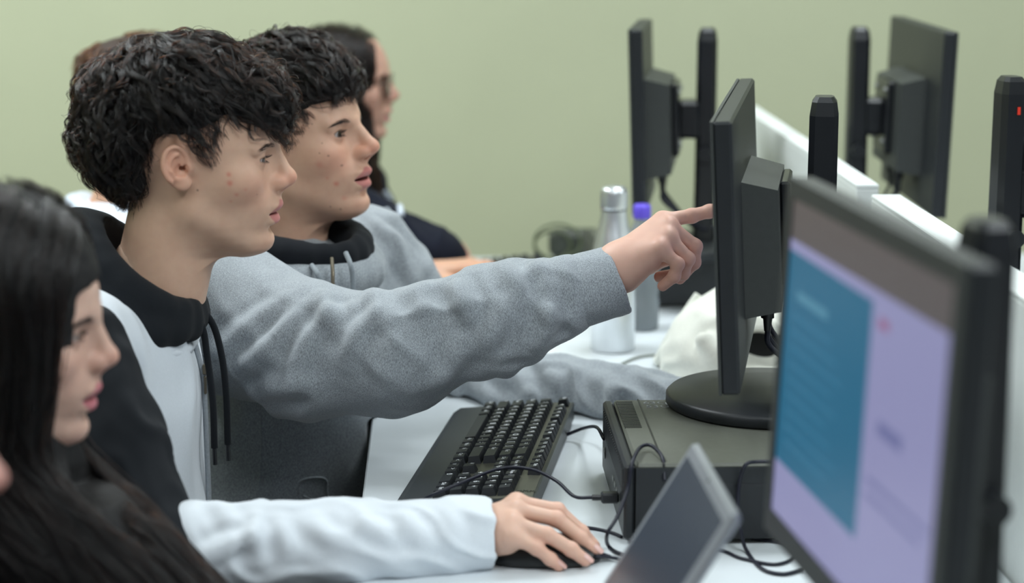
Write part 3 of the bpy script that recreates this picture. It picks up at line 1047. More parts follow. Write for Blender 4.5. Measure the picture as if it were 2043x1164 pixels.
def head_field(h=1.5, eye_open=(16.0, 24.0), mouth=1.6, fem=0.0, neck_to=(-40, 0, -165), neck_r=56, ear=True, nose=1.0):
    F = Field((-110, -102, -185), (142, 102, 142), h)
    F.add(d_ell((6, 0, 50), (97, 75, 79)))
    zs = [110, 60, 45, 33, 22, 10, -10, -28, -40, -50, -60, -72, -82, -92, -100]
    xf_ = interp(zs, [70, 101, 104, 104, 101, 100, 101, 104, 105, 102, 99, 95, 94, 88, 74])
    wf_ = interp(zs, [36, 60, 63, 65, 66, 67, 66, 63, 59, 56, 53, 47, 40, 30, 18])

    def loft(x, y, z):
        xf, wv = xf_(z).astype(np.float32), wf_(z).astype(np.float32)
        x0 = 22.0
        u = np.where(x > x0, (x - x0) / (xf - x0), (x0 - x) / 40.0)
        n = 2.25
        q = (np.abs(u) ** n + (np.abs(y) / wv) ** n) ** (1 / n)
        return np.maximum((q - 1) * np.minimum(xf - x0, wv) * 0.9, np.maximum(-100 - z, z - 96))
    loft.bb = (np.array([-20, -70, -102]), np.array([110, 70, 98]))
    F.add(loft, 18)
    for s in (-1, 1):
        F.add(d_cone((16, s * 49, -42), (72, s * 17, -82), 14, 13), 16)       # jaw
        F.add(d_ell((66, s * 45, -6), (24, 17, 17)), 20)                      # cheekbone
        F.add(d_cone((97, s * 10, 35), (86, s * 44, 34), 8, 7), 12)           # brow ridge
        F.cut(d_ell((109, s * 32, 16), (15, 19, 13)), 12)                     # eye socket
    F.add(d_ell((85, 0, -82), (16, 19, 14)), 12)                              # chin
    F.add(d_ell((80, 0, -42), (25, 31, 26)), 14)                              # muzzle
    F.add(d_cone((-6, 0, -25), neck_to, neck_r - 2, neck_r), 22)              # neck
    # nose
    F.add(d_cone((102 + nose * .35, 0, 27), (117 + nose * .9, 0, -4), 8, 8.5), 9)
    F.add(d_ell((98, 0, 33), (9, 14, 9)), 10)
    F.add(d_cone((91 + nose * .3, 0, 20), (98 + nose * .5, 0, -12), 11, 14), 8)
    F.add(d_ell((118.5 + nose, 0, -9), (11, 9.5, 8.8)), 9)
    F.add(d_cone((118 + nose * .6, 0, -13), (107, 0, -25), 5.5, 6), 5)
    for s in (-1, 1):
        F.add(d_ell((108.5 + nose * .5, s * 11, -14), (10.5 + nose * .3, 6.2 + nose * .1, 8.0)), 7)
        F.cut(d_ell((113.5 + nose * .5, s * 6.2, -21.5), (6, 3.2, 4)), 2)
    # mouth
    F.add(d_ell((99.5, 0, -39.8), (14.5, 24, 8.2)), 4)
    F.add(d_ell((102, 0, -34), (9, 5, 7)), 6)
    F.add(d_ell((96.0, 0, -57.5), (14.0, 21, 8.6)), 4)
    F.cut(d_ell((104, 0, -49.2), (19, 25, mouth)), 2.0)
    F.cut(d_ell((103, 0, -68), (8, 14, 4)), 6)
    # eyelids: a shell round the eyeball, opened by a wedge
    for s in (-1, 1):
        ec = np.array([84.5, s * 32, 16.5])
        F.add(d_ell(ec, (13.7, 14.2, 13.7)), 4)
        F.add(d_cone(ec + (7.5, -s * 12, 13), ec + (3, s * 15, 11), 4.2, 4.2), 5)
        lo_a, up_a = np.radians(eye_open[0]), np.radians(eye_open[1])

        def wedge(x, y, z, ec=ec, s=s):
            xx = x - (ec[0] + 1.0); zz = z - ec[2]
            yy = (y - ec[1]) * s
            xx = xx - 0.022 * yy ** 2
            d1 = zz * np.cos(up_a) - xx * np.sin(up_a)
            d2 = -zz * np.cos(lo_a) - xx * np.sin(lo_a)
            return np.maximum(np.maximum(np.maximum(d1, d2), 4 - xx), np.abs(yy) - 13.5)
        wedge.bb = (ec - (2, 17, 12), ec + (22, 17, 12))
        F.cut(wedge, 1.2)
    if ear:
        for s in (-1, 1):
            add_ear(F, s)
    return F


def add_ear(F, s):
    o = np.array([1.0, s * 76.0, 13.0])
    a = math.radians(24)
    eu = np.array([math.cos(a), -s * math.sin(a), 0.0])          # forward along the ear
    en = np.array([math.sin(a), s * math.cos(a), 0.0])           # outward
    ti = math.radians(10)
    ev = np.array([0, 0, 1.0]) * math.cos(ti) - eu * math.sin(ti)
    eu = eu * math.cos(ti) + np.array([0, 0, 1.0]) * math.sin(ti)

    def wrap(g):
        def f(x, y, z):
            x, y, z = x - o[0], y - o[1], z - o[2]
            return g(x * eu[0] + y * eu[1] + z * eu[2], (x * ev[0] + y * ev[1] + z * ev[2]) / 0.83, x * en[0] + y * en[1] + z * en[2])
        f.bb = (o - 40, o + 40)
        return f

    def ring(cu, cv, ru, rv, t, n0, a0, a1):
        def g(u, v, n):
            uu, vv = (u - cu) / ru, (v - cv) / rv
            q = np.sqrt(uu * uu + vv * vv)
            k1 = np.sqrt((uu / ru) ** 2 + (vv / rv) ** 2) + 1e-6
            d = q * (q - 1) / k1
            an = np.arctan2(vv, uu)
            dd = np.sqrt(d * d + (n - n0) ** 2) - t
            m = np.mod(an - a0, 2 * np.pi)
            return np.where(m < (a1 - a0), dd, np.maximum(dd, 2.5))
        return wrap(g)
    e = lambda c, r: wrap(lambda u, v, n: d_ell(c, r)(u, v, n))
    F.add(e((-1, 1, -1), (16.5, 29, 4.5)), 3)
    F.add(wrap(lambda u, v, n: d_cone((8, -2, -6), (-3, 2, -2), 13, 10)(u, v, n)), 6)     # root
    F.cut(e((-1, 11, 5), (12.5, 15.5, 5)), 2)                        # scapha
    F.add(ring(-1, 4, 15.0, 25.5, 3.3, 2.0, math.radians(-25), math.radians(238)), 2.0)   # helix
    F.add(ring(2, 1, 11.0, 17, 2.6, 1.5, math.radians(75), math.radians(255)), 3.0)      # antihelix
    F.cut(e((3.5, -4, 4), (8.5, 10.5, 8)), 2)                        # concha
    F.cut(e((7.5, -2, -2), (4, 4.5, 8)), 1.5)
    F.add(e((13.5, -3, 1), (4.5, 6, 4)), 2.5)                        # tragus
    F.add(e((-1, -15, 2.0), (6, 4, 3)), 3)
    F.add(e((3, -24, 0.5), (9.5, 9.0, 4.0)), 4)                      # lobe
    F.add(wrap(lambda u, v, n: d_cone((14, 12, 1), (6, 2, 0), 3, 2)(u, v, n)), 2)         # crus


def skin_col(P, base, red=0.5, lips=(176, 108, 104), spots=(), moles=(), lip_w=1.0, eye_open=(16, 24)):
    b = np.array(lin(base)); rd = b * np.array([1.10, 0.76, 0.72]); lp = np.array(lin(lips))
    C = np.tile(b, (len(P), 1))
    n = noise3(P / 14.0)[:, None] * 0.10 + noise3(P / 5.0)[:, None] * 0.05
    C = C * (1 + n * np.array([0.6, 1.0, 1.0]))

    def mix(c, wt): 
        nonlocal C
        wt = np.clip(wt, 0, 1)[:, None]
        C = C * (1 - wt) + c * wt
    A = P.copy(); A[:, 1] = np.abs(A[:, 1])
    mix(rd, red * 1.2 * gauss(A, (120, 0, -11), (20, 18, 12)))
    mix(rd, red * 0.6 * gauss(A, (82, 44, -16), (28, 25, 22)))
    mix(rd, red * 0.8 * gauss(A, (1, 85, 13), (26, 20, 36)))
    mix(rd, red * 0.5 * gauss(A, (88, 0, -86), (20, 22, 12)))
    # lips
    yl = np.clip(np.abs(P[:, 1]) / 25.0, 0, 1)
    top = -32.0 - 2.0 * np.exp(-(P[:, 1] / 3.0) ** 2) - 15.5 * yl ** 2.2
    bot = -67.0 + 17.0 * yl ** 2.0
    wl = sstep(0, 2.0, top - P[:, 2]) * sstep(0, 2.0, P[:, 2] - bot) * (np.abs(P[:, 1]) < 25) * sstep(84, 90, P[:, 0])
    mix(lp * (1 + 0.12 * noise3(P * np.array([0.3, 0.9, 0.15]))[:, None]), 0.85 * wl * lip_w)
    mix(lp * 0.45, 0.9 * wl * gauss(P[:, 2:3], (-48.9,), (1.6,)) * lip_w)
    # eye rims and nostrils
    for s in (-1, 1):
        mix(b * np.array([0.66, 0.50, 0.48]), 0.40 * gauss(P, (96, s * 32, 14), (11, 16, 8.0)))
    # dark lash lines along both lids
    for s in (-1, 1):
        q = P - np.array([85.5, s * 32, 16.5])
        xx = q[:, 0] - 0.022 * q[:, 1] ** 2
        near = (xx > 3) & (np.abs(q[:, 1]) < 14.5)
        for ang, k, wd in ((eye_open[1], 0.85, 1.3), (-eye_open[0], 0.5, 1.0)):
            dz = q[:, 2] - xx * math.tan(math.radians(ang))
            mix(np.array(lin((44, 30, 26))), k * near * np.exp(-(dz / wd) ** 2))
    for c, r, k in spots:
        mix(rd * np.array([0.82, 0.62, 0.66]), k * gauss(P, c, (r * 3, r, r)) if abs(c[1]) < 20 else k * gauss(P, c, (r, r * 3, r)))
    for c, r in moles:
        mix(np.array(lin((70, 45, 38))), 1.0 * gauss(P, c, (r, r * 6, r)))
    return C


EYE = None


def eye_mat():
    if 'eye' in MATS: return MATS['eye']
    m = bpy.data.materials.new('eye')
    m.use_nodes = True
    nt = m.node_tree
    b = nt.nodes['Principled BSDF']
    tc = nt.nodes.new('ShaderNodeTexCoord')
    sx = nt.nodes.new('ShaderNodeSeparateXYZ')
    nt.links.new(tc.outputs['Object'], sx.inputs[0])
    r = nt.nodes.new('ShaderNodeValToRGB')
    e = r.color_ramp.elements
    e[0].position = 0.0; e[0].color = (*lin((168, 158, 154)), 1)
    e[1].position = 1.0; e[1].color = (0.004, 0.004, 0.004, 1)
    for p_, c in ((0.853, (168, 158, 154)), (0.87, (40, 34, 28)), (0.92, (78, 62, 44)), (0.965, (48, 36, 26)), (0.972, (4, 4, 4))):
        q = e.new(p_); q.color = (*lin(c), 1)
    dv = nt.nodes.new('ShaderNodeMath'); dv.operation = 'DIVIDE'
    dv.inputs[1].default_value = 0.0123
    nt.links.new(sx.outputs['X'], dv.inputs[0])
    nt.links.new(dv.outputs[0], r.inputs['Fac'])
    nt.links.new(r.outputs['Color'], b.inputs['Base Color'])
    b.inputs['Roughness'].default_value = 0.12
    b.inputs['Coat Weight'].default_value = 0.6
    MATS['eye'] = m
    return m


def eyeballs(parent, R, t, look=(0, -4), scale=1.0):
    """R, t: head frame (millimetres to metres); look = yaw, pitch of the gaze in degrees."""
    for s in (-1, 1):
        V, F = [], []
        mb = MB()
        prof = [(0.0123 * math.sin(a), -0.0123 * math.cos(a)) for a in np.linspace(0.02, math.pi - 0.02, 24)]
        mb.lathe(prof, 32, np.array(Matrix.Rotation(math.pi / 2, 4, 'Y')))
        me = mb.mesh('eye')
        o = bpy.data.objects.new('eye', me)
        me.materials.append(eye_mat())
        COL.objects.link(o)
        c = R @ (np.array([84.5, s * 32, 16.5]) * 0.001 * scale) + t
        RR = R @ rot(0, look[1], look[0])
        o.parent = parent
        o.matrix_parent_inverse = Matrix.Translation(parent.location).inverted()
        o.location = c
        o.rotation_mode = 'QUATERNION'
        o.rotation_quaternion = Matrix(RR.tolist()).to_quaternion()
        o.scale = (scale, scale, scale)


def tube_set(paths, radii, seg=3):
    """Many thin tapered strands as one mesh: paths (n, m, 3), radii (n, m)."""
    n, m, _ = paths.shape
    T = np.gradient(paths, axis=1)
    T /= np.linalg.norm(T, axis=2)[..., None] + 1e-12
    ref = np.array([0.31, 0.9, 0.29])
    N = np.cross(T, ref); N /= np.linalg.norm(N, axis=2)[..., None] + 1e-9
    B = np.cross(T, N)
    an = 2 * np.pi * np.arange(seg) / seg
    V = paths[:, :, None, :] + radii[:, :, None, None] * (np.cos(an)[None, None, :, None] * N[:, :, None, :] + np.sin(an)[None, None, :, None] * B[:, :, None, :])
    idx = np.arange(n * m * seg).reshape(n, m, seg)
    a = idx[:, :-1, :]; b = idx[:, 1:, :]
    Fq = np.stack([a, np.roll(a, -1, 2), np.roll(b, -1, 2), b], -1).reshape(-1, 4)
    return V.reshape(-1, 3), Fq


def brows(parent, R, t, scale=1.0, color='hair_brow', thick=1.0, n=150, lash=True):
    for s in (-1, 1):
        ps, rs = [], []
        for _ in range(n):
            u = rng.random()
            x = 107.0 - 13 * u ** 1.8; y = s * (11 + 36 * u); z = 31.5 + 3.2 * math.sin(u * 2.4) - 3.0 * u + rng.normal(0, 2.2 * (1 - 0.6 * u)) * thick
            p0 = np.array([x, y, z])
            d = np.array([-3 - 2 * u, s * (6 + 4 * u), 3.5 - 5.5 * u]) * rng.uniform(0.8, 1.3)
            k = np.linspace(0, 1, 4)[:, None]
            ps.append(p0 + d * k + np.array([1.2, 0, 0]) * np.sin(k * 3.1)); rs.append(np.array([0.22, 0.2, 0.16, 0.06]) * thick)
        if lash:
            for q in range(46):
                yy = (q / 45 - 0.5) * 21
                up = q % 3 > 0
                xx = 84.5 + math.sqrt(max(14.2 ** 2 - yy ** 2 * 0.86, 9))
                p0 = np.array([xx - 0.6, s * (32 + yy), 16.5 + (2.2 if up else -1.6)])
                d = np.array([7.0 if up else 3.5, s * yy * 0.14, 1.0 if up else -1.5]) * rng.uniform(0.8, 1.1)
                k = np.linspace(0, 1, 4)[:, None]
                ps.append(p0 + d * k + np.array([0, 0, 1.0 if up else -0.4]) * k * k * 2.0); rs.append(np.array([0.17, 0.15, 0.1, 0.04]))
        V, Fq = tube_set(np.array(ps), np.array(rs))
        V = V * 0.001 * scale @ R.T + t
        link('eyebrow', mesh_np('eyebrow', V, Fq), mat(color, (46, 36, 31), rough=0.6), parent)['kind'] = 'stuff'
# ------------------------------------------------------------------ hair
def hair_mat(name, melanin=0.93, redness=0.25, rough=0.32):
    if name in MATS: return MATS[name]
    m = bpy.data.materials.new(name)
    m.use_nodes = True
    nt = m.node_tree
    nt.nodes.clear()
    h = nt.nodes.new('ShaderNodeBsdfHairPrincipled')
    h.parametrization = 'MELANIN'
    h.inputs['Melanin'].default_value = melanin
    h.inputs['Melanin Redness'].default_value = redness
    h.inputs['Roughness'].default_value = rough
    h.inputs['Radial Roughness'].default_value = 0.4
    h.inputs['Random Color'].default_value = 0.12
    o = nt.nodes.new('ShaderNodeOutputMaterial')
    nt.links.new(h.outputs[0], o.inputs['Surface'])
    MATS[name] = m
    return m


def strands(name, paths, r0, material, parent, tip=0.25):
    """paths (n, m, 3) in metres -> one hair-curves object."""
    n, m, _ = paths.shape
    hc = bpy.data.hair_curves.new(name)
    hc.add_curves([m] * n)
    hc.position_data.foreach_set('vector', paths.astype(np.float32).ravel())
    rad = hc.attributes.get('radius') or hc.attributes.new('radius', 'FLOAT', 'POINT')
    k = np.linspace(0, 1, m)
    prof = np.minimum(1, 0.5 + 3 * k) * (1 - (1 - tip) * k ** 2.5)
    r = r0 * prof[None, :] * np.random.default_rng(5).uniform(0.7, 1.25, (n, 1))
    rad.data.foreach_set('value', r.astype(np.float32).ravel())
    hc.materials.append(material)
    o = bpy.data.objects.new(name, hc)
    COL.objects.link(o)
    if parent:
        o.parent = parent
    return o


def sampler(F):
    """Point lookup into a Field (trilinear)."""
    v, lo, h, n = F.v, F.lo, F.h, F.n

    def f(P):
        q = (P - lo) / h
        q = np.clip(q, 0, n - 1.001)
        i = q.astype(int); t = q - i
        r = 0
        for dx in (0, 1):
            for dy in (0, 1):
                for dz in (0, 1):
                    wgt = (t[..., 0] if dx else 1 - t[..., 0]) * (t[..., 1] if dy else 1 - t[..., 1]) * (t[..., 2] if dz else 1 - t[..., 2])
                    r = r + wgt * v[i[..., 0] + dx, i[..., 1] + dy, i[..., 2] + dz]
        return r
    return f


def grad_of(f, P, e=2.0):
    g = np.stack([f(P + np.eye(3)[k] * e) - f(P - np.eye(3)[k] * e) for k in range(3)], -1)
    return g / (np.linalg.norm(g, axis=-1)[..., None] + 1e-9)


def unit(v):
    return v / (np.linalg.norm(v, axis=-1)[..., None] + 1e-9)


def grow(roots, env, flow, steps=14, step=6.0, off0=-6.0, off1=2.0, wave=0.5, wfreq=0.16, seed=1, flick=0.0, curl=0.0, wl=45.0):
    """Trace guides over the envelope surface along a flow field, with tangential waves."""
    r = np.random.default_rng(seed)
    n = len(roots)
    P = roots.copy()
    ph = r.uniform(0, 6.28, n); sgn = r.choice([-1, 1], n); amp = wave * r.uniform(0.3, 1.3, n); fr = wfreq * r.uniform(0.7, 1.4, n)
    o1 = off1 + r.normal(0, 2.2, n)
    st = step * r.uniform(0.75, 1.15, n)
    out = [P.copy()]
    for i in range(1, steps):
        N = grad_of(env, P)
        d = flow(P)
        d = d - N * (d * N).sum(-1)[:, None]
        d = unit(d)
        b = np.cross(N, d)
        ang = amp * np.sin(ph + sgn * fr * st * i)
        d = d * np.cos(ang)[:, None] + b * np.sin(ang)[:, None]
        P = P + d * st[:, None]
        tgt = off0 + (o1 - off0) * min(1, i / (steps * 0.55)) + flick * max(0, i / steps - 0.75) * 4 * r.uniform(0, 1, n)
        P = P + N * (tgt - env(P))[:, None] * 0.6
        out.append(P.copy())
    G = np.stack(out, 1)
    if curl > 0:                                  # locks wind as they go
        T = unit(np.gradient(G, axis=1))
        a = unit(np.cross(T, np.array([0.2, 0.31, 0.93])))
        b = np.cross(T, a)
        k = np.linspace(0, 1, steps)
        th = ph[:, None] + sgn[:, None] * k[None] * steps * st[:, None] / wl * 6.28
        A = curl * r.uniform(0.4, 1.3, n)[:, None] * sstep(0.05, 0.5, k)[None]
        G = G + (A * np.cos(th))[..., None] * a + (A * np.sin(th))[..., None] * b
    return G


def clump(G, per=30, r0=5.0, r1=1.3, seed=2, jit=0.6, cut=0.35):
    """Children around each guide, drawn together towards the tip, with uneven lengths."""
    r = np.random.default_rng(seed)
    n, m, _ = G.shape
    T = unit(np.gradient(G, axis=1))
    a = unit(np.cross(T, np.array([0.3, 0.2, 0.93])))
    b = np.cross(T, a)
    th = r.uniform(0, 2 * np.pi, (n, per)); rr = np.sqrt(r.uniform(0, 1, (n, per)))
    k = np.linspace(0, 1, m)
    rad = (r0 + (r1 - r0) * k ** 0.8)[None, None, :] * rr[:, :, None]
    tw = th[:, :, None] + k[None, None, :] * r.normal(0, 0.5, (n, per, 1))
    off = rad[..., None] * (np.cos(tw)[..., None] * a[:, None] + np.sin(tw)[..., None] * b[:, None])
    S = G[:, None] + off
    w = r.normal(0, 1, (n, per, 1, 3)) * jit * (k ** 1.5)[None, None, :, None] * 3
    S = (S + w).reshape(n * per, m, 3)
    # uneven lengths: resample each strand to a shorter length
    L = r.uniform(1 - cut, 1, n * per)
    q = np.clip(L[:, None] * np.linspace(0, m - 1, m)[None], 0, m - 1.001)
    i = q.astype(int); t = (q - i)[..., None]
    ar = np.arange(n * per)[:, None]
    return S[ar, i] * (1 - t) + S[ar, i + 1] * t


def hair_cap(parent, env_f, zlow, box, R, t, scale, material, h=3.0, shrink=4.0, bump=2.5):
    """Solid dark under-layer so that no scalp shows between the strands."""
    F = Field(box[0], box[1], h)
    g = (F.ax[0][:, None, None], F.ax[1][None, :, None], F.ax[2][None, None, :])
    F.v = np.maximum(env_f(*g) + shrink, zlow(*g)).astype(np.float32)
    V, Q = F.mesh()
    N = vnormals(V, Q)
    V = V + N * (noise3(V / 11.0) * bump)[:, None]
    V = smooth_mesh(V, Q, 1)
    o = link('hair', mesh_np('hair', V * 0.001 * scale @ R.T + t, Q), material, parent)
    return o, V
def mm_env(parts, k=12):
    def f(x, y, z):
        d = None
        for p in parts:
            q = p(x, y, z)
            d = q if d is None else smin(d, q, k)
        return d
    return f


def boy1_hair(person, HF, R, t, s):
    hs = sampler(HF)
    env = mm_env([d_ell((-14, 0, 80), (110, 90, 78)), d_ell((82, 0, 80), (45, 62, 46)), d_ell((-66, 0, 45), (62, 84, 66)),
                  d_ell((-48, 0, -8), (40, 58, 36)), d_ell((0, 0, 112), (80, 70, 48))], 14)
    zl_ = interp([150, 122, 114, 104, 92, 78, 55, 46, 40, 34, 26, 18, 8, -20, -34, -38, -46, -60, -80, -150],
                 [16, 20, 26, 36, 45, 51, 50, 46, 30, 10, 8, 30, 40, 42, 34, 8, -22, -38, -42, -34])
    zl = lambda x, y: zl_(x - 0.12 * np.minimum(np.abs(y), 76)) + 0.13 * np.minimum(np.abs(y), 76)
    zlow = lambda x, y, z: zl(x, y) - z
    hair, V = hair_cap(person, env, zlow, ((-150, -105, -60), (140, 105, 175)), R, t, s, mat('hair_under', (17, 14, 13), rough=0.8), shrink=5)
    envP = lambda P: np.minimum(env(P[..., 0], P[..., 1], P[..., 2]), hs(P) - 4)
    W = np.array([-40, 8, 165.0])

    def flow(P):
        d = unit(P - W) * 1.0
        d = d + np.array([0, 0, -0.75]) * sstep(150, 90, P[:, 2])[:, None]
        d = d + np.array([1.1, 0, -0.1]) * sstep(-20, 60, P[:, 0])[:, None]
        d = d + np.array([0.55, 0, 0]) * (sstep(40, 80, np.abs(P[:, 1])) * sstep(60, -30, P[:, 0]))[:, None] * sstep(-60, -20, P[:, 0])[:, None]
        n = np.stack([noise3(P / 38.0 + 5), noise3(P / 38.0 + 19), noise3(P / 38.0 + 33)], -1)
        return d + n * 1.3
    r = np.random.default_rng(21)
    ok = V[:, 2] > zl(V[:, 0], V[:, 1]) + 6
    pool = V[ok]
    G1 = grow(pool[r.choice(len(pool), 560)], envP, flow, 15, 6.6, -7, 2.0, 0.75, 0.085, 3, flick=5, curl=3.0, wl=95)
    S1 = clump(G1, 46, 7.0, 1.6, 4, jit=0.35)
    G2 = grow(pool[r.choice(len(pool), 260)], envP, flow, 15, 6.0, -3, 4.0, 1.0, 0.10, 5, flick=8, curl=5, wl=50)
    S2 = clump(G2, 14, 2.6, 1.0, 6, jit=0.3)
    G3 = grow(pool[r.choice(len(pool), 420)], envP, flow, 15, 5.5, -3, 5.0, 1.0, 0.12, 7, flick=14, curl=6, wl=45)
    allS = np.concatenate([S1, S2, G3])
    # keep strands off the face below the hair line except the fringe tips
    tip = allS[:, -1]
    bad = (tip[:, 2] < zl(tip[:, 0], tip[:, 1]) - 9)
    allS = allS[~bad]
    strands('strands', allS * 0.001 * s @ R.T + t, 0.00025, hair_mat('hair_black', 0.94, 0.0, 0.26), hair)
    # short sideburn and nape hair growing on the skin
    n = 2600
    q = []
    while len(q) < n:
        c = r.uniform((-84, -80, -48), (60, 80, 60), (4000, 3))
        c = c[(np.abs(hs(c)) < 1.2)]
        x, z = c[:, 0], c[:, 2]
        xs = x - 0.12 * np.abs(c[:, 1])
        side = (xs > 22) & (xs < 47) & (z > zl(x, c[:, 1]) - 4 * r.random(len(x))) & (z < 66)
        nape = (xs < -34) & (z > zl(x, c[:, 1]) - 12 * r.random(len(x)) ** 2)
        q += list(c[side | nape])
    q = np.array(q[:n])
    N = grad_of(hs, q)
    d = unit(np.array([0.25, 0, -1.0]) + N * 0.35 + r.normal(0, 0.18, (n, 3)))
    L = r.uniform(6, 13, n)
    k = np.linspace(0, 1, 5)[None, :, None]
    S = q[:, None] + d[:, None] * k * L[:, None, None] - N[:, None] * k ** 2 * 1.5
    strands('strands', S * 0.001 * s @ R.T + t, 0.00028, hair_mat('hair_black'), hair)


def boy2_hair(person, HF, R, t, s):
    hs = sampler(HF)
    env = mm_env([d_ell((-6, 0, 78), (114, 90, 84)), d_ell((74, 0, 92), (44, 64, 42)), d_ell((-60, 0, 38), (60, 80, 64)), d_ell((-45, 0, -10), (40, 57, 34)), d_ell((10, 0, 122), (82, 70, 50))], 14)
    zl_ = interp([150, 118, 108, 95, 80, 66, 55, 46, 38, 30, 18, 8, -20, -34, -38, -46, -60, -80, -150],
                 [62, 62, 60, 56, 50, 42, 34, 24, 14, 8, 30, 40, 42, 34, 8, -22, -38, -42, -34])
    zl = lambda x, y: zl_(x - 0.12 * np.minimum(np.abs(y), 76)) + 0.10 * np.minimum(np.abs(y), 76)
    zlow = lambda x, y, z: zl(x, y) - z
    hair, V = hair_cap(person, env, zlow, ((-145, -105, -60), (135, 108, 190)), R, t, s, mat('hair_under', (17, 14, 13), rough=0.8), shrink=5)
    envP = lambda P: np.minimum(env(P[..., 0], P[..., 1], P[..., 2]), hs(P) - 4)
    W = np.array([-45, 10, 160.0])

    def flow(P):
        d = unit(P - W)
        d = d + np.array([0, 0, -0.7]) * sstep(150, 80, P[:, 2])[:, None]
        d = d + np.array([1.0, -0.55, -0.1]) * sstep(-30, 50, P[:, 0])[:, None]
        n = np.stack([noise3(P / 42.0 + 45), noise3(P / 42.0 + 59), noise3(P / 42.0 + 73)], -1)
        return d + n * 1.2
    r = np.random.default_rng(22)
    pool = V[V[:, 2] > zl(V[:, 0], V[:, 1]) + 6]
    G1 = grow(pool[r.choice(len(pool), 520)], envP, flow, 15, 6.0, -7, 2.0, 0.6, 0.10, 3, flick=4, curl=2.4, wl=90)
    S1 = clump(G1, 46, 6.5, 1.6, 4, jit=0.35)
    G2 = grow(pool[r.choice(len(pool), 200)], envP, flow, 15, 5.5, -3, 4.0, 0.8, 0.10, 5, flick=9, curl=4, wl=60)
    S2 = clump(G2, 14, 2.6, 1.0, 6, jit=0.3)
    G3 = grow(pool[r.choice(len(pool), 320)], envP, flow, 15, 5.0, -3, 5.0, 0.9, 0.12, 7, flick=16, curl=6, wl=45)
    A = np.concatenate([S1, S2, G3])
    tip = A[:, -1]
    A = A[tip[:, 2] > zl(tip[:, 0], tip[:, 1]) - 9]
    strands('strands', A * 0.001 * s @ R.T + t, 0.00025, hair_mat('hair_black'), hair)
    n = 1200
    q = []
    while len(q) < n:
        c = r.uniform((-84, -80, -48), (70, 80, 60), (4000, 3))
        c = c[np.abs(hs(c)) < 1.2]
        x, z = c[:, 0] - 0.12 * np.abs(c[:, 1]), c[:, 2]
        q += list(c[((x < -34) | ((x > 24) & (x < 60))) & (z > zl(c[:, 0], c[:, 1]) - 5 * r.random(len(x))) & (z < 66)])
    q = np.array(q[:n])
    N = grad_of(hs, q)
    d = unit(np.array([0.25, 0, -1.0]) + N * 0.35 + r.normal(0, 0.18, (n, 3)))
    k = np.linspace(0, 1, 5)[None, :, None]
    S = q[:, None] + d[:, None] * k * r.uniform(6, 12, n)[:, None, None] - N[:, None] * k ** 2 * 1.5
    strands('strands', S * 0.001 * s @ R.T + t, 0.00028, hair_mat('hair_black'), hair)


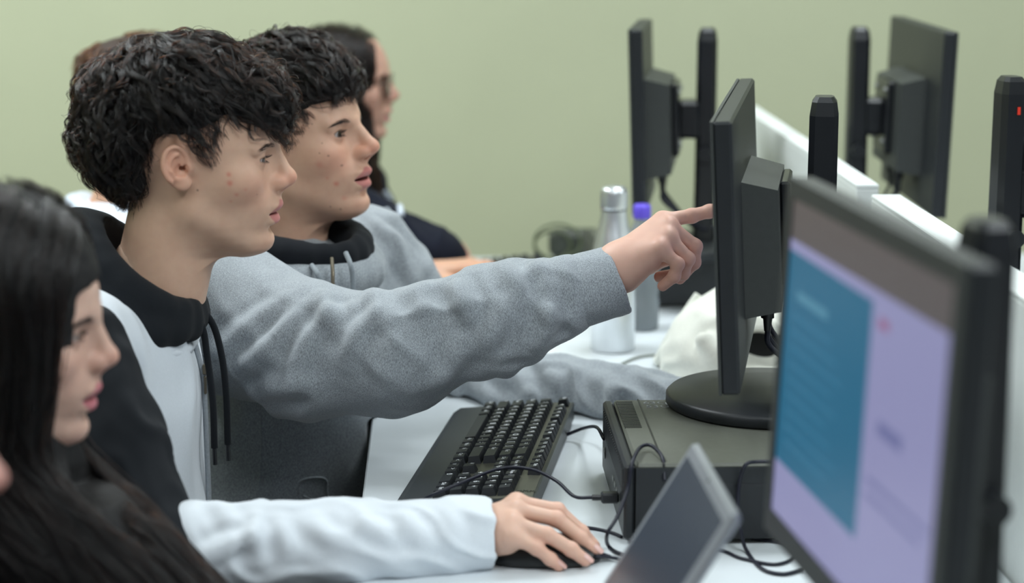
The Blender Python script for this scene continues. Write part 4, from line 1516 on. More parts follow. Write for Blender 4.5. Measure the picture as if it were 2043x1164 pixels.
def long_hair(person, HF, R, t, s, melanin=0.93, redness=0.2, bottom=-330, tilt=75, name='hair_long', n1=360, per=26, xe_=(60, 66, 80, 88, 100), seed=31, vol=0.0, ztop=80, colx=8, colr=80):
    """Straight hair from a middle part, falling past the shoulders; the face stays free."""
    hs = sampler(HF)
    col_a, col_b, col_c = np.array([colx, 0, 30.0]), np.array([colx - 0.2 * max(tilt, 0), 0, -110.0]), np.array([colx + 2 + tilt, 0, float(bottom)])
    env0 = mm_env([d_ell((2, 0, 56 + vol * .4), (105 + vol * .3, 86 + vol * .3, 84 + vol * .6)), d_cone(col_a, col_b, colr + 2, colr), d_cone(col_b, col_c, colr, colr + 4)], 24)
    env = env0

    def gap(x, y, z):                    # positive where the face must stay free
        ay = np.abs(y)
        xe = np.interp(ay, [0, 25, 45, 60, 80], list(xe_))
        return np.minimum(np.minimum(x - xe, ztop - z - 0.25 * ay), z + 150) 
    zlow = lambda x, y, z: np.maximum(gap(x, y, z), bottom - z)
    hm = hair_mat(name, melanin, redness, 0.28)
    hair, V = hair_cap(person, env, zlow, ((-120, -118, bottom - 20), (max(135, tilt + 130), 118, 175)), R, t, s, mat(name + '_under', (15, 13, 13), rough=0.7), h=4.0, shrink=7, bump=3)
    envP = lambda P: env(P[..., 0], P[..., 1], P[..., 2])

    def flow(P):
        up = sstep(60, 130, P[:, 2])
        d = np.stack([-0.15 * up + 0 * up, np.sign(P[:, 1]) * 1.0 * up, -1.0 - 0 * up], -1)
        lowk = sstep(-70, -130, P[:, 2])
        d[:, 0] += lowk * 1.2 * tilt / max(1.0, -bottom - 110.0)
        n = np.stack([noise3(P / 60.0 + seed), noise3(P / 60.0 + seed + 9), 0 * up], -1)
        return d + n * 0.22
    r = np.random.default_rng(seed)
    top = V[(V[:, 2] > 20) & (gap(V[:, 0], V[:, 1], V[:, 2]) < -4)]
    rootz = top[r.choice(len(top), n1)]
    rootz[: n1 // 2] = top[top[:, 2] > 95][r.choice((top[:, 2] > 95).sum(), n1 // 2)]
    G = grow(rootz, envP, flow, 30, (145 - bottom) / 27.0, -3, 1.5, 0.10, 0.03, seed, flick=0, curl=2.0, wl=170)
    S = clump(G, per, 8.5, 2.0, seed + 1, jit=0.8, cut=0.25)
    lowp = V[(V[:, 2] < -20) & (V[:, 2] > bottom + 60) & (gap(V[:, 0], V[:, 1], V[:, 2]) < -2)]
    if len(lowp):
        G2 = grow(lowp[r.choice(len(lowp), int(n1 * 0.9))], envP, flow, 30, (145 - bottom) / 60.0, 0, 2.0, 0.10, 0.03, seed + 3, curl=2.0, wl=170)
        S = np.concatenate([S, clump(G2, per, 9.5, 2.5, seed + 4, jit=0.8, cut=0.25)])
    g = gap(S[..., 0], S[..., 1], S[..., 2]).max(1)
    S = S[g < 7]
    G3 = grow(rootz[:90], envP, flow, 30, (145 - bottom) / 27.0, -2, 6, 0.25, 0.03, seed + 5, curl=6, wl=140)
    G3 = G3[gap(G3[..., 0], G3[..., 1], G3[..., 2]).max(1) < 16]
    strands('strands', np.concatenate([S, G3]) * 0.001 * s @ R.T + t, 0.00036, hm, hair)
    return hair


def short_hair(person, HF, R, t, s, hm='hair_brown'):
    hs = sampler(HF)
    env = mm_env([d_ell((-4, 0, 68), (108, 84, 76)), d_ell((66, 0, 84), (40, 58, 36)), d_ell((-56, 0, 30), (54, 74, 58))], 14)
    zl_ = interp([150, 100, 66, 46, 36, 26, 8, -30, -40, -60, -150], [58, 55, 48, 40, 12, 12, 42, 36, 0, -34, -30])
    zl = lambda x, y: zl_(x - 0.12 * np.abs(y)) + 0.1 * np.abs(y)
    hair, V = hair_cap(person, env, lambda x, y, z: zl(x, y) - z, ((-140, -105, -60), (130, 105, 165)), R, t, s, mat('hair_under_' + hm, (52, 38, 30) if 'brown' in hm else (17, 14, 13), rough=0.8), h=4, shrink=5)
    envP = lambda P: np.minimum(env(P[..., 0], P[..., 1], P[..., 2]), hs(P) - 4)

    def flow(P):
        d = unit(P - np.array([-45, 10, 160.0])) + np.array([0, 0, -0.7]) * sstep(150, 80, P[:, 2])[:, None] + np.array([0.9, 0, 0]) * sstep(-30, 50, P[:, 0])[:, None]
        return d + np.stack([noise3(P / 42.0 + k) for k in (5, 9, 13)], -1)
    r = np.random.default_rng(24)
    pool = V[V[:, 2] > zl(V[:, 0], V[:, 1]) + 6]
    S = clump(grow(pool[r.choice(len(pool), 260)], envP, flow, 12, 6.0, -6, 2.0, 0.5, 0.1, 3, flick=4, curl=2, wl=70), 18, 6.5, 1.4, 4)
    S = S[S[:, -1, 2] > zl(S[:, -1, 0], S[:, -1, 1]) - 8]
    strands('strands', S * 0.001 * s @ R.T + t, 0.0004, hair_mat(hm, 0.72 if 'brown' in hm else 0.92, 0.5 if 'brown' in hm else 0.15), hair)
# ------------------------------------------------------------------ clothing and bodies (metres, world space)
def cloth_mat(name, rgb, heather=0.0, rough=0.9, bump=0.25, scale=900.0):
    if name in MATS: return MATS[name]
    m = mat(name, rgb, rough=rough, spec=0.15)
    nt = m.node_tree
    b = nt.nodes['Principled BSDF']
    b.inputs['Sheen Weight'].default_value = 0.22 if sum(rgb) > 240 else 0.04
    b.inputs['Sheen Roughness'].default_value = 0.6
    tc = nt.nodes.new('ShaderNodeTexCoord')
    mp = nt.nodes.new('ShaderNodeMapping')
    mp.inputs['Scale'].default_value = (1.0, 1.0, 0.35)
    nt.links.new(tc.outputs['Object'], mp.inputs['Vector'])
    n = nt.nodes.new('ShaderNodeTexNoise')
    n.inputs['Scale'].default_value = scale
    n.inputs['Detail'].default_value = 3
    nt.links.new(mp.outputs['Vector'], n.inputs['Vector'])
    bp = nt.nodes.new('ShaderNodeBump')
    bp.inputs['Strength'].default_value = bump
    bp.inputs['Distance'].default_value = 0.001
    nt.links.new(n.outputs['Fac'], bp.inputs['Height'])
    nt.links.new(bp.outputs['Normal'], b.inputs['Normal'])
    if heather > 0:
        c = lin(rgb)
        r = nt.nodes.new('ShaderNodeValToRGB')
        r.color_ramp.elements[0].position = 0.35
        r.color_ramp.elements[1].position = 0.65
        r.color_ramp.elements[0].color = (*[v * (1 - heather) for v in c], 1)
        r.color_ramp.elements[1].color = (*[v * (1 + heather) for v in c], 1)
        nt.links.new(n.outputs['Fac'], r.inputs['Fac'])
        nt.links.new(r.outputs['Color'], b.inputs['Base Color'])
    MATS[name] = m
    return m


def limb_folds(V, N, limbs):
    """Displace along the normal by folds that run round the limbs. limbs: (a, b, radius, amp, freq, seed)."""
    D = np.zeros(len(V)); Wt = np.zeros(len(V)) + 1e-6
    for a, b, r, amp, fq, sd in limbs:
        a = np.asarray(a, float); b = np.asarray(b, float)
        ax = b - a; L = np.linalg.norm(ax); ax /= L
        q = V - a
        tt = q @ ax
        rad = q - tt[:, None] * ax
        d = np.linalg.norm(rad, axis=1)
        ref = unit(np.cross(ax, np.array([0.1, 0.97, 0.2])))
        bi = np.cross(ax, ref)
        cs, sn = (rad @ ref) / (d + 1e-6), (rad @ bi) / (d + 1e-6)
        w = sstep(r * 2.2, r * 0.9, d) * sstep(-0.06, 0.02, tt) * sstep(L + 0.06, L - 0.02, tt)
        c = np.stack([tt * fq + cs * 0.55 + sd, cs * 0.9 + sd * 1.7, sn * 0.9 - sd], 1)
        n1 = noise3(c)
        n2 = noise3(c * np.array([2.1, 1.5, 1.5]) + 7)
        f = np.exp(-(n1 / 0.13) ** 2) * 1.0 + n2 * 0.55 + n1 * 0.6 - 0.3
        D += w * amp * f; Wt += w
    return V + N * (D / np.maximum(Wt, 1.0))[:, None]


def body_folds(V, N, amp=0.004, fx=9, fy=9, fz=5, sd=0.0):
    c = V * np.array([fx, fy, fz]) + sd
    c = c + 0.5 * np.stack([noise3(c + 3), noise3(c + 11), noise3(c + 23)], 1)
    n1 = noise3(c)
    return V + N * (amp * (np.exp(-(n1 / 0.14) ** 2) * 1.1 + noise3(c * 2.2) * 0.5 - 0.3))[:, None]


def surface_hits(V, Q, path, n=16):
    """Points on a mesh below a path of photo pixels (first hit from the camera)."""
    from mathutils.bvhtree import BVHTree
    T = V if isinstance(V, BVHTree) else BVHTree.FromPolygons(V.tolist(), Q.tolist())
    out = []
    for x, y in spline([(a, b, 0) for a, b in path], n)[:, :2]:
        h = T.ray_cast(Vector(CAM), Vector(ray(x, y)).normalized())
        if h[0] is not None: out.append(np.array(h[0]))
    return np.array(out)


def ridges(V, Q, paths, amp, width):
    """Raise cloth folds along paths (photo pixels, cast on to the cloth)."""
    from mathutils.bvhtree import BVHTree
    N = vnormals(V, Q)
    T = BVHTree.FromPolygons(V.tolist(), Q.tolist())
    D = np.zeros(len(V))
    for i, p in enumerate(paths):
        P = surface_hits(T, None, p)
        if len(P) < 3: continue
        a = amp * (0.75 + 0.5 * ((i * 37) % 10) / 10)
        lo, hi = P.min(0) - 4 * width, P.max(0) + 4 * width
        m = np.nonzero(((V > lo) & (V < hi)).all(1))[0]
        d2 = ((V[m][:, None] - P[None]) ** 2).sum(2)
        j = d2.argmin(1)
        d = np.sqrt(d2[np.arange(len(m)), j]) / width
        end = np.sin(np.pi * np.clip((j + 1) / (len(P) + 1), 0, 1)) ** 0.6
        D[m] += a * end * (np.exp(-d * d) * 1.15 - 0.45 * np.exp(-((d - 1.7) / 0.7) ** 2))
    return V + N * D[:, None]


def garment(name, prims, h, material, parent, cuts=(), folds=(), bamp=0.0, sd=0.0, it=2, post=None):
    lo = np.min([p.bb[0] for p, k in prims], 0) - 0.03
    hi = np.max([p.bb[1] for p, k in prims], 0) + 0.03
    F = Field(lo, hi, h)
    for p, k in prims: F.add(p, k)
    for p, k in cuts: F.cut(p, k)
    V, Q = F.mesh()
    V = smooth_mesh(V, Q, it)
    N = vnormals(V, Q)
    if bamp > 0: V = body_folds(V, N, bamp, sd=sd)
    if folds: V = limb_folds(V, vnormals(V, Q), folds)
    if post is not None: V = post(V, Q)
    return link(name, mesh_np(name, V, Q), material, parent)


def plane_cut(p, n, R=0.09):
    """Half space beyond a point, limited to a ball, to end a sleeve."""
    p = np.asarray(p, float); n = np.asarray(n, float) / np.linalg.norm(n)

    def f(x, y, z):
        return np.maximum(-((x - p[0]) * n[0] + (y - p[1]) * n[1] + (z - p[2]) * n[2]),
                          np.sqrt((x - p[0]) ** 2 + (y - p[1]) ** 2 + (z - p[2]) ** 2) - R)
    f.bb = (p - R, p + R)
    return f


def hand_mesh(w0, w1, palm, fingers, thumb, h=0.0011, rw=0.026, nails=True):
    """w0 forearm point, w1 wrist, palm: list of (a, b, r1, r2), fingers: list of (joint list, radius list)."""
    pts = [w0, w1] + [p for f, _ in fingers for p in f] + ([p for p in thumb[0]] if thumb else [])
    F = Field(np.min(pts, 0) - 0.035, np.max(pts, 0) + 0.035, h)
    F.add(d_cone(w0, w1, rw * 1.05, rw * 0.95))
    for a, b, r1, r2 in palm: F.add(d_cone(a, b, r1, r2), 0.012)
    for js, rs in fingers:
        G = None
        for i in range(len(js) - 1):
            F.add(d_cone(js[i], js[i + 1], rs[i], rs[i + 1]), 0.0035 if i else 0.006)
        for i in range(1, len(js) - 1):
            F.add(d_ell(js[i], (rs[i] * 1.04,) * 3), 0.003)
    if thumb:
        js, rs = thumb
        for i in range(len(js) - 1):
            F.add(d_cone(js[i], js[i + 1], rs[i], rs[i + 1]), 0.008 if i == 0 else 0.004)
    V, Q = F.mesh()
    V = smooth_mesh(V, Q, 2)
    return V, Q


def hand_col(V, base, fingers, nails=()):
    b = np.array(lin(base)); rd = b * np.array([1.08, 0.74, 0.72])
    C = np.tile(b, (len(V), 1)) * (1 + 0.10 * noise3(V * 70)[:, None] * np.array([0.6, 1, 1]))
    for js, rs in fingers:
        for i, p in enumerate(js[:-1]):
            w = (0.34 if i else 0.28) * np.exp(-(((V - p) / 0.010) ** 2).sum(1))[:, None]
            C = C * (1 - w) + rd * w
        w = 0.45 * np.exp(-(((V - js[-1]) / 0.011) ** 2).sum(1))[:, None]
        C = C * (1 - w) + rd * w
    return C


def nail(parent, tip, prev, up, r):
    """Small curved finger nail on the back of the last joint."""
    d = unit(np.asarray(tip) - np.asarray(prev)); u = np.asarray(up, float); u = unit(u - d * (u @ d)); s = np.cross(d, u)
    V, F = [], []
    for i in range(6):
        a = (i / 5 - 0.55) * 0.0125
        for j in range(5):
            th = (j / 4 - 0.5) * 1.5 * (0.75 if i in (0, 5) else 1.0)
            V.append(tip + d * (a + 0.001) + (r + 0.0004 - max(0, a) * 0.12) * (u * math.cos(th) + s * math.sin(th)))
    for i in range(5):
        for j in range(4): F.append((i * 5 + j, (i + 1) * 5 + j, (i + 1) * 5 + j + 1, i * 5 + j + 1))
    MB().add(V, F, None, True).build('fingernail', mat('nail', (214, 172, 162), rough=0.3, spec=0.5, noise=0.03), parent)


def simple_hand(wrist, d, up, side, sc=1.0, curl=0.35):
    """Relaxed hand for hands the photo hides: wrist point, direction, back-of-hand normal, thumb side (+1 along cross)."""
    d = unit(np.asarray(d, float)); u = np.asarray(up, float); u = unit(u - d * (u @ d)); s = np.cross(u, d) * side
    P = lambda a, b, c: np.asarray(wrist) + sc * (d * a + s * b + u * c)
    fingers = []
    for b, L, r in ((0.030, 0.078, .0080), (0.010, 0.086, .0084), (-0.010, 0.080, .0080), (-0.029, 0.062, .0070)):
        js = [P(0.085 - abs(b) * 0.15, b, 0.004)]
        a = 0.0; p = np.array([0.085 - abs(b) * 0.15, b, 0.004])
        for f, k in ((0.45, 1), (0.3, 2), (0.25, 3)):
            a += curl * 0.75
            p = p + L * f * np.array([math.cos(a), b * 0.25, -math.sin(a)])
            js.append(P(*p))
        fingers.append((js, [r, r * .95, r * .88, r * .78]))
    palm = [(P(0.0, 0.0, 0), P(0.08, b, 0.002), 0.021, 0.0125) for b in (0.028, 0.010, -0.010, -0.026)]
    thumb = ([P(0.015, 0.022, -0.006), P(0.05, 0.045, -0.014), P(0.078, 0.052, -0.018), P(0.10, 0.050, -0.022)], [0.015, 0.0115, 0.0095, 0.008])
    V, Q = hand_mesh(P(-0.07, 0, 0), P(0, 0, 0), palm, fingers, thumb, h=0.0018)
    return V, Q, fingers


def join(parts):
    """(V, Q, C) triples -> one mesh."""
    Vs, Qs, Cs, n = [], [], [], 0
    for V, Q, C in parts:
        Vs.append(V); Qs.append(Q + n); Cs.append(C); n += len(V)
    return np.concatenate(Vs), np.concatenate(Qs), np.concatenate(Cs)


def core(prims, base, h=0.008):
    """Torso, arms and legs under the clothes."""
    lo = np.min([p.bb[0] for p in prims], 0) - 0.02
    hi = np.max([p.bb[1] for p in prims], 0) + 0.02
    F = Field(lo, hi, h)
    for p in prims: F.add(p, 0.03)
    V, Q = F.mesh()
    return V, Q, np.tile(np.array(lin(base)), (len(V), 1))


def lower_body(person, pel, fwd, side, rgb, name, knee=0.43, foot=0.0):
    """Trousers and shoes of a seated figure: pelvis centre, facing vector, left vector."""
    tm = cloth_mat(name, rgb, heather=0.08)
    pr = [(d_ell(pel, (0.14, 0.17, 0.11)), 0)]
    legs = []
    for s in (-1, 1):
        hip = pel + side * s * 0.09
        kn = hip + fwd * knee + side * s * 0.04 + np.array([0, 0, 0.03])
        an = kn + fwd * foot + np.array([0, 0, -(kn[2] - 0.09)])
        pr += [(d_cone(hip, kn, 0.085, 0.064), 0.03), (d_cone(kn, an, 0.064, 0.048), 0.02)]
        legs.append((hip, kn, an))
    garment('trousers', pr, 0.009, tm, person, folds=[(a, b, 0.075, 0.004, 16, 2.2) for a, b, _ in legs])
    for hip, kn, an in legs:
        c = an + np.array([0, 0, -0.04])
        F = [(d_cone(an + np.array([0, 0, -0.03]), an + fwd * 0.13 + np.array([0, 0, -0.05]), 0.047, 0.036), 0.02), (d_ell(an + fwd * 0.15 + np.array([0, 0, -0.052]), (0.05, 0.04, 0.034)), 0.02)]

        def sole(x, y, z): return (0.002 - z) + 0 * x + 0 * y
        cut = lambda x, y, z: z - 0.002 + 0 * x + 0 * y
        cut.bb = (an - 0.3, an + 0.3)
        garment('shoe', F, 0.006, mat('shoe_black', (32, 32, 34), rough=0.6, noise=0.05), person, cuts=[(cut, 0.002)])
    return legs


def chair(x, y, yaw, label, seat_rgb=(36, 38, 42)):
    root = empty('school_chair', (x, y, 0), yaw)
    tag(root, label, 'chair', 'black chairs of the computer room')
    M = np.array(Matrix.Translation((x, y, 0)) @ Matrix.Rotation(yaw, 4, 'Z'))
    sm = mat('chair_black_plastic', seat_rgb, rough=0.5, noise=0.05, bump=0.1)
    V, F = [], []
    nx, ny = 9, 9
    for i in range(nx):
        for j in range(ny):
            u, v = i / (nx - 1) - .5, j / (ny - 1) - .5
            V.append((0.40 * u, 0.42 * v, 0.40 - 0.018 * (1 - 4 * u * u) * (1 - 4 * v * v) - (0.03 * max(0, u * 2 - .6) ** 2)))
    n = len(V)
    V += [(a, b, c - 0.018) for a, b, c in V]
    for i in range(nx - 1):
        for j in range(ny - 1):
            k = i * ny + j
            F.append((k, k + ny, k + ny + 1, k + 1)); F.append((n + k, n + k + 1, n + k + ny + 1, n + k + ny))
    ring = [i * ny for i in range(nx)] + [(nx - 1) * ny + j for j in range(1, ny)] + [i * ny + ny - 1 for i in range(nx - 2, -1, -1)] + [j for j in range(ny - 2, 0, -1)]
    for a, b in zip(ring, ring[1:] + ring[:1]): F.append((b, a, n + a, n + b))
    MB().add(V, F, M, True).build('seat', sm, root)
    V, F = [], []
    for i in range(7):
        for j in range(9):
            u, v = i / 6, j / 8 - .5
            V.append((-0.235 - 0.035 * u + 0.10 * v * v, 0.40 * v * (1 - 0.12 * u * u), 0.56 + 0.16 * u))
    n = len(V); V += [(a - 0.012, b, c) for a, b, c in V]
    for i in range(6):
        for j in range(8):
            k = i * 9 + j
            F.append((k, k + 1, k + 10, k + 9)); F.append((n + k, n + k + 9, n + k + 10, n + k + 1))
    ring = [j for j in range(9)] + [i * 9 + 8 for i in range(1, 7)] + [54 + j for j in range(7, -1, -1)] + [i * 9 for i in range(5, 0, -1)]
    for a, b in zip(ring, ring[1:] + ring[:1]): F.append((a, b, n + b, n + a))
    MB().add(V, F, M, True).build('backrest', sm, root)
    mt = mat('chair_steel', (96, 98, 102), rough=0.35, metal=0.7, noise=0.05)
    T = lambda p: M[:3, :3] @ np.array(p) + M[:3, 3]
    for sx, sy in ((1, 1), (1, -1), (-1, 1), (-1, -1)):
        MB().tube([T((sx * 0.16, sy * 0.17, 0.39)), T((sx * 0.20, sy * 0.20, 0.0))], 0.011, 10).build('leg', mt, root)
    for sy in (1, -1):
        MB().tube(spline([T((-0.15, sy * 0.15, 0.385)), T((-0.22, sy * 0.15, 0.42)), T((-0.245, sy * 0.15, 0.56)), T((-0.262, sy * 0.15, 0.66))], 14), 0.010, 8).build('back_support', mt, root)
    return root
# ------------------------------------------------------------------ boy in the white and black hoodie, right hand on the mouse
SKIN1 = (208, 170, 146)
skin_m = attr_mat('skin', rough=0.48, spec=0.35, sss=0.14, bump=0.05, bscale=700, mottle=0.04)
A3 = lambda *p: np.array(p, float)


def build_boy1():
    s = 0.985
    R = rot(0, 0, 0)
    t = py(592, 353, 2.31) - np.array([.1305, 0, -.008]) * s
    neck = R @ (A3(-40, 0, -150) * 0.001 * s) + t
    Yc = t[1]
    pel = A3(-0.42, Yc, 0.53)
    P = empty('person', (pel[0], pel[1], 0))
    tag(P, 'person in white and black zip hoodie, wavy dark hair, right hand resting on the mouse', 'person')
    # head
    F = head_field(1.4, eye_open=(12, 15), nose=1.0)
    V, Q = F.mesh(); V = smooth_mesh(V, Q, 1)
    spots = [((58, -66, 4), 2.6, 0.8), ((59, -66, -6), 3.2, 0.85), ((66, -64, -20), 2.4, 0.5), ((59, -65, -28), 2.0, 0.6), ((60, -60, -66), 2.0, .4), ((48, -60, -56), 1.8, .35), ((2, -55, -100), 1.8, .3), ((76, -60, -14), 2, .4)]
    moles = [((22, -66, -14), 0.9), ((88, -52, -22), 0.7)]
    C = skin_col(V, SKIN1, 0.75, (186, 112, 112), spots, moles, eye_open=(12, 15))
    head = (V * .001 * s @ R.T + t, Q, C)
    eyeballs(P, R, t, (-10, 8), s); brows(P, R, t, s, n=80)
    boy1_hair(P, F, R, t, s)
    # mouse hand (joints placed by photo pixel and distance)
    J = lambda x, y, Y: py(x, y, Y)
    fg = [([J(1030, 1004, 2.085), J(1112, 1019, 2.090), J(1160, 1062, 2.090), J(1186, 1090, 2.088)], [.0088, .0082, .0074, .0066]),
          ([J(1026, 1018, 2.064), J(1110, 1036, 2.064), J(1158, 1074, 2.062), J(1188, 1100, 2.060)], [.0090, .0084, .0076, .0068]),
          ([J(1020, 1044, 2.044), J(1092, 1068, 2.038), J(1140, 1097, 2.036), J(1168, 1119, 2.036)], [.0088, .0080, .0074, .0066]),
          ([J(1020, 1070, 2.032), J(1070, 1094, 2.030), J(1098, 1116, 2.030), J(1115, 1130, 2.031)], [.0080, .0072, .0066, .0060])]
    w1 = J(975, 1060, 2.062)
    w0 = J(930, 1068, 2.058)
    palm = [(w1, f[0][0], 0.019, 0.0115) for f in fg] + [(w1, J(1010, 1072, 2.045), 0.020, 0.018)]
    th = ([J(990, 1070, 2.085), J(1040, 1078, 2.112), J(1085, 1086, 2.122), J(1120, 1096, 2.120)], [.016, .0115, .0095, .0082])
    HV, HQ = hand_mesh(w0, w1, palm, fg, th, rw=0.027)
    HC = hand_col(HV, (214, 176, 156), fg)
    for js, rs in fg[1:]:
        nail(P, js[-1], js[-2], (0.35, -0.45, 1.0), rs[-1])
    hb, hf = py(192, 478, Yc), py(384, 606, Yc)       # back and front of the collar
    hc, hv = (hb + hf) / 2, (hf - hb) / 2
    # arms
    shR = py(140, 700, 2.125); elR = J(296, 1108, 2.00); wrR = J(965, 1066, 2.058)
    shL = A3(shR[0], Yc + 0.145, shR[2]); elL = A3(-0.41, Yc + 0.17, 0.74); wrL = A3(-0.29, Yc + 0.07, 0.665)
    LV, LQ, Lf = simple_hand(wrL, (0.8, -0.5, -0.25), (0.2, 0.1, 1), -1)
    cr = core([d_cone(neck + (0, 0, .03), A3(-0.385, Yc, 0.9), 0.05, 0.10), d_ell((-0.40, Yc, 0.86), (0.09, 0.14, 0.15)), d_cone((-0.41, Yc, 0.8), pel, 0.10, 0.11),
               d_cone(shR, elR, 0.042, 0.035), d_cone(elR, w0, 0.034, 0.025), d_cone(shL, elL, 0.042, 0.035), d_cone(elL, wrL, 0.034, 0.025)], SKIN1)
    V, Q, C = join([head, (HV, HQ, HC), (LV, LQ, hand_col(LV, SKIN1, Lf)), cr])
    link('body', mesh_np('body', V, Q, col=C), skin_m, P)
    # hoodie: white torso, black upper sleeves, white forearms, black hood
    wh = cloth_mat('hoodie_white_fleece', (218, 224, 230), heather=0.03, bump=0.15, scale=1200)
    bk = cloth_mat('hoodie_black_fleece', (25, 28, 32), heather=0.10, bump=0.2, scale=1200)
    tor = [(d_ell((-0.400, Yc, 0.88), (0.120, 0.165, 0.145)), 0), (d_ell((-0.410, Yc, 0.70), (0.130, 0.170, 0.20)), .05), (d_ell((-0.42, Yc, 0.54), (0.14, 0.18, 0.09)), .04),
           (d_cone(shR + (.0, 0.03, .0), hc + (-0.015, -.06, -.075), 0.062, 0.05), .04), (d_cone(shL + (.0, -.03, .0), hc + (-0.015, .06, -.075), 0.062, 0.05), .04)]
    hd = garment('hoodie', tor, 0.005, wh, P, bamp=0.005, sd=1.3)

    def sleeve(sh, el, wr, r, seed, lower_end):
        up = garment('upper_sleeve', [(d_cone(sh, sh + (el - sh) * 0.5, r[0], r[1]), 0), (d_cone(sh + (el - sh) * 0.5, el, r[1], r[2]), .02), (d_cone(el, el + (wr - el) * 0.03, r[2], r[2] * 0.97), .02)], 0.004, bk, hd,
                     folds=[(sh, el, r[1], .006, 15, seed), (el, el + (wr - el) * .2, r[2], .005, 15, seed + 3)])
        d = unit(wr - el)
        m = el + (wr - el) * 0.55
        lo = garment('lower_sleeve', [(d_cone(el + (wr - el) * 0.01, m, r[2] * 0.97, r[3]), 0), (d_cone(m, wr + d * 0.03, r[3], r[4]), .01)], 0.0035, wh, hd,
                     cuts=[(plane_cut(wr + d * 0.008, d), .003), (d_cone(wr + d * 0.001, wr + d * 0.05, r[4] * 0.86), .002)],
                     folds=[(el, wr, r[3], .0035, 17, seed + 5)],
                     post=(lambda V, Q: ridges(V, Q, [[(425, 985), (440, 1010), (470, 1060)], [(500, 1035), (510, 1070), (512, 1120)], [(552, 1040), (560, 1070), (575, 1110)], [(622, 1036), (640, 1060), (668, 1085)],
                                                      [(720, 1032), (745, 1055), (790, 1075)], [(805, 1020), (815, 1050), (850, 1085)], [(880, 1012), (900, 1040), (905, 1085)], [(400, 1120), (450, 1090), (520, 1070)]], .0042, .010)) if lower_end else None)
    sleeve(shR, elR, wrR, (.060, .058, .056, .046, .0385), 1.0, True)
    sleeve(shL, elL, wrL, (.064, .066, .056, .044, .036), 4.0, False)
    # hood: a thick rolled collar that rises behind the neck and folds down the back
    ring = []
    for k in range(19):
        a = 2 * math.pi * k / 18
        ring.append(hc + hv * math.cos(a) + A3(0, 0.088 * math.sin(a), -0.012 * abs(math.sin(a))))
    hn = unit(np.cross(hv, A3(0, 1, 0)))
    hn = hn if hn[2] < 0 else -hn
    fr_ = lambda k: 1 - 0.42 * max(0.0, math.cos(2 * math.pi * k / 18)) ** 2
    hp = [(d_cone(ring[k], ring[k + 1], 0.022 * fr_(k), 0.022 * fr_(k + 1)), .010) for k in range(18)]
    out = [q + (q - hc) * 0.20 + hn * 0.030 * (0.45 + 0.55 * sstep(1.0, 0.2, float((q - hc) @ hv / (hv @ hv)))) for q in ring]
    hp += [(d_cone(out[k], out[k + 1], 0.020 * fr_(k), 0.020 * fr_(k + 1)), .014) for k in range(18)]
    hp += [(d_ell(hb + A3(-.03, 0, -.05), (0.05, 0.12, 0.085)), .04)]
    inner = d_cone(hc - hn * 0.12, hc + hn * 0.05, 0.075, 0.062)
    garment('hood', hp, 0.004, bk, hd, cuts=[(inner, .008)], bamp=0.002, sd=4.2)
    yk = [q + (q - hc) * 0.14 + hn * 0.020 for q in out]
    MB().tube(spline(yk, 80), 0.0075, 8).build('collar_piping', wh, hd)
    # yoke piping, zip and drawstrings
    fx = lambda z: np.interp(z, [.55, .72, .9, .98], [-0.285, -0.279, -0.281, -0.300])
    zs = np.linspace(0.60, 0.985, 30)
    MB().tube([(fx(z) + .002, Yc, z) for z in zs], 0.0035, 6).build('zip', mat('zip_grey', (170, 176, 182), rough=0.4, metal=0.3, noise=0.1, nscale=300), hd)
    zp = A3(fx(.915) + .008, Yc - .004, .915)
    MB().box(zp + (-.003, -.004, -.012), zp + (.003, .004, .0), bev=.001).box(zp + (-.002, -.003, -.036), zp + (.001, .003, -.014), bev=.001).build('zip_pull', mat('zip_pull_metal', (120, 112, 98), rough=0.4, metal=0.8, noise=0.05), hd)
    for dy, L, dx in ((-0.030, 0.155, .004), (0.004, 0.16, .016)):
        a = A3(fx(.985) + .016, Yc + dy, .978)
        cs = spline([a + (-.012, 0, .01), a + (.006 + dx * .5, -.004, -.01), A3(fx(.93) + .014 + dx, Yc + dy - .006, .93), A3(fx(.88) + .012 + dx, Yc + dy - .01, .88), A3(fx(.85) + .012 + dx, Yc + dy - .01, .978 - L)], 40)
        MB().tube(cs, 0.0042, 8).build('drawstring', bk, hd)
        MB().tube([cs[-1], cs[-1] + (0, 0, -.02)], 0.0028, 8).build('drawstring_tip', blk2, hd)
    lower_body(P, pel, A3(1, 0, 0), A3(0, 1, 0), (34, 36, 44), 'trousers_dark')
    return P


boy1 = build_boy1()
chair(-0.42, 2.31, 0.0, 'black chair under the person in the white and black hoodie')
# mouse under the hand
mo = empty('computer_mouse', pz(1090, 1122, DZ))
tag(mo, 'black wired mouse under the right hand of the person in white sleeve', 'mouse')
mc = pz(1092, 1119, DZ)
def mouse_shell():
    F = Field(mc - A3(.08, .05, .01), mc + A3(.08, .05, .06), 0.0015)
    F.add(d_ell(mc + A3(-.010, 0, .006), (.055, .031, .026)))
    F.add(d_ell(mc + A3(.018, 0, .004), (.040, .029, .017)), .01)
    fl = lambda x, y, z: z - (DZ + 0.001) + 0 * x + 0 * y
    fl.bb = (mc - .1, mc + .1)
    F.cut(fl, .002)
    V, Q = F.mesh()
    return smooth_mesh(V, Q, 2), Q
_v, _q = mouse_shell()
link('shell', mesh_np('shell', _v, _q), mat('mouse_black', (30, 33, 34), rough=0.38, noise=0.05, nscale=120), mo)
MB().lathe([(.001, -.003), (.008, -.003), (.008, .003), (.001, .003)], 20, frame(mc + A3(.034, 0, .026), (1, 0, 0), (0, 1, 0))).build('scroll_wheel', dgrey, mo)
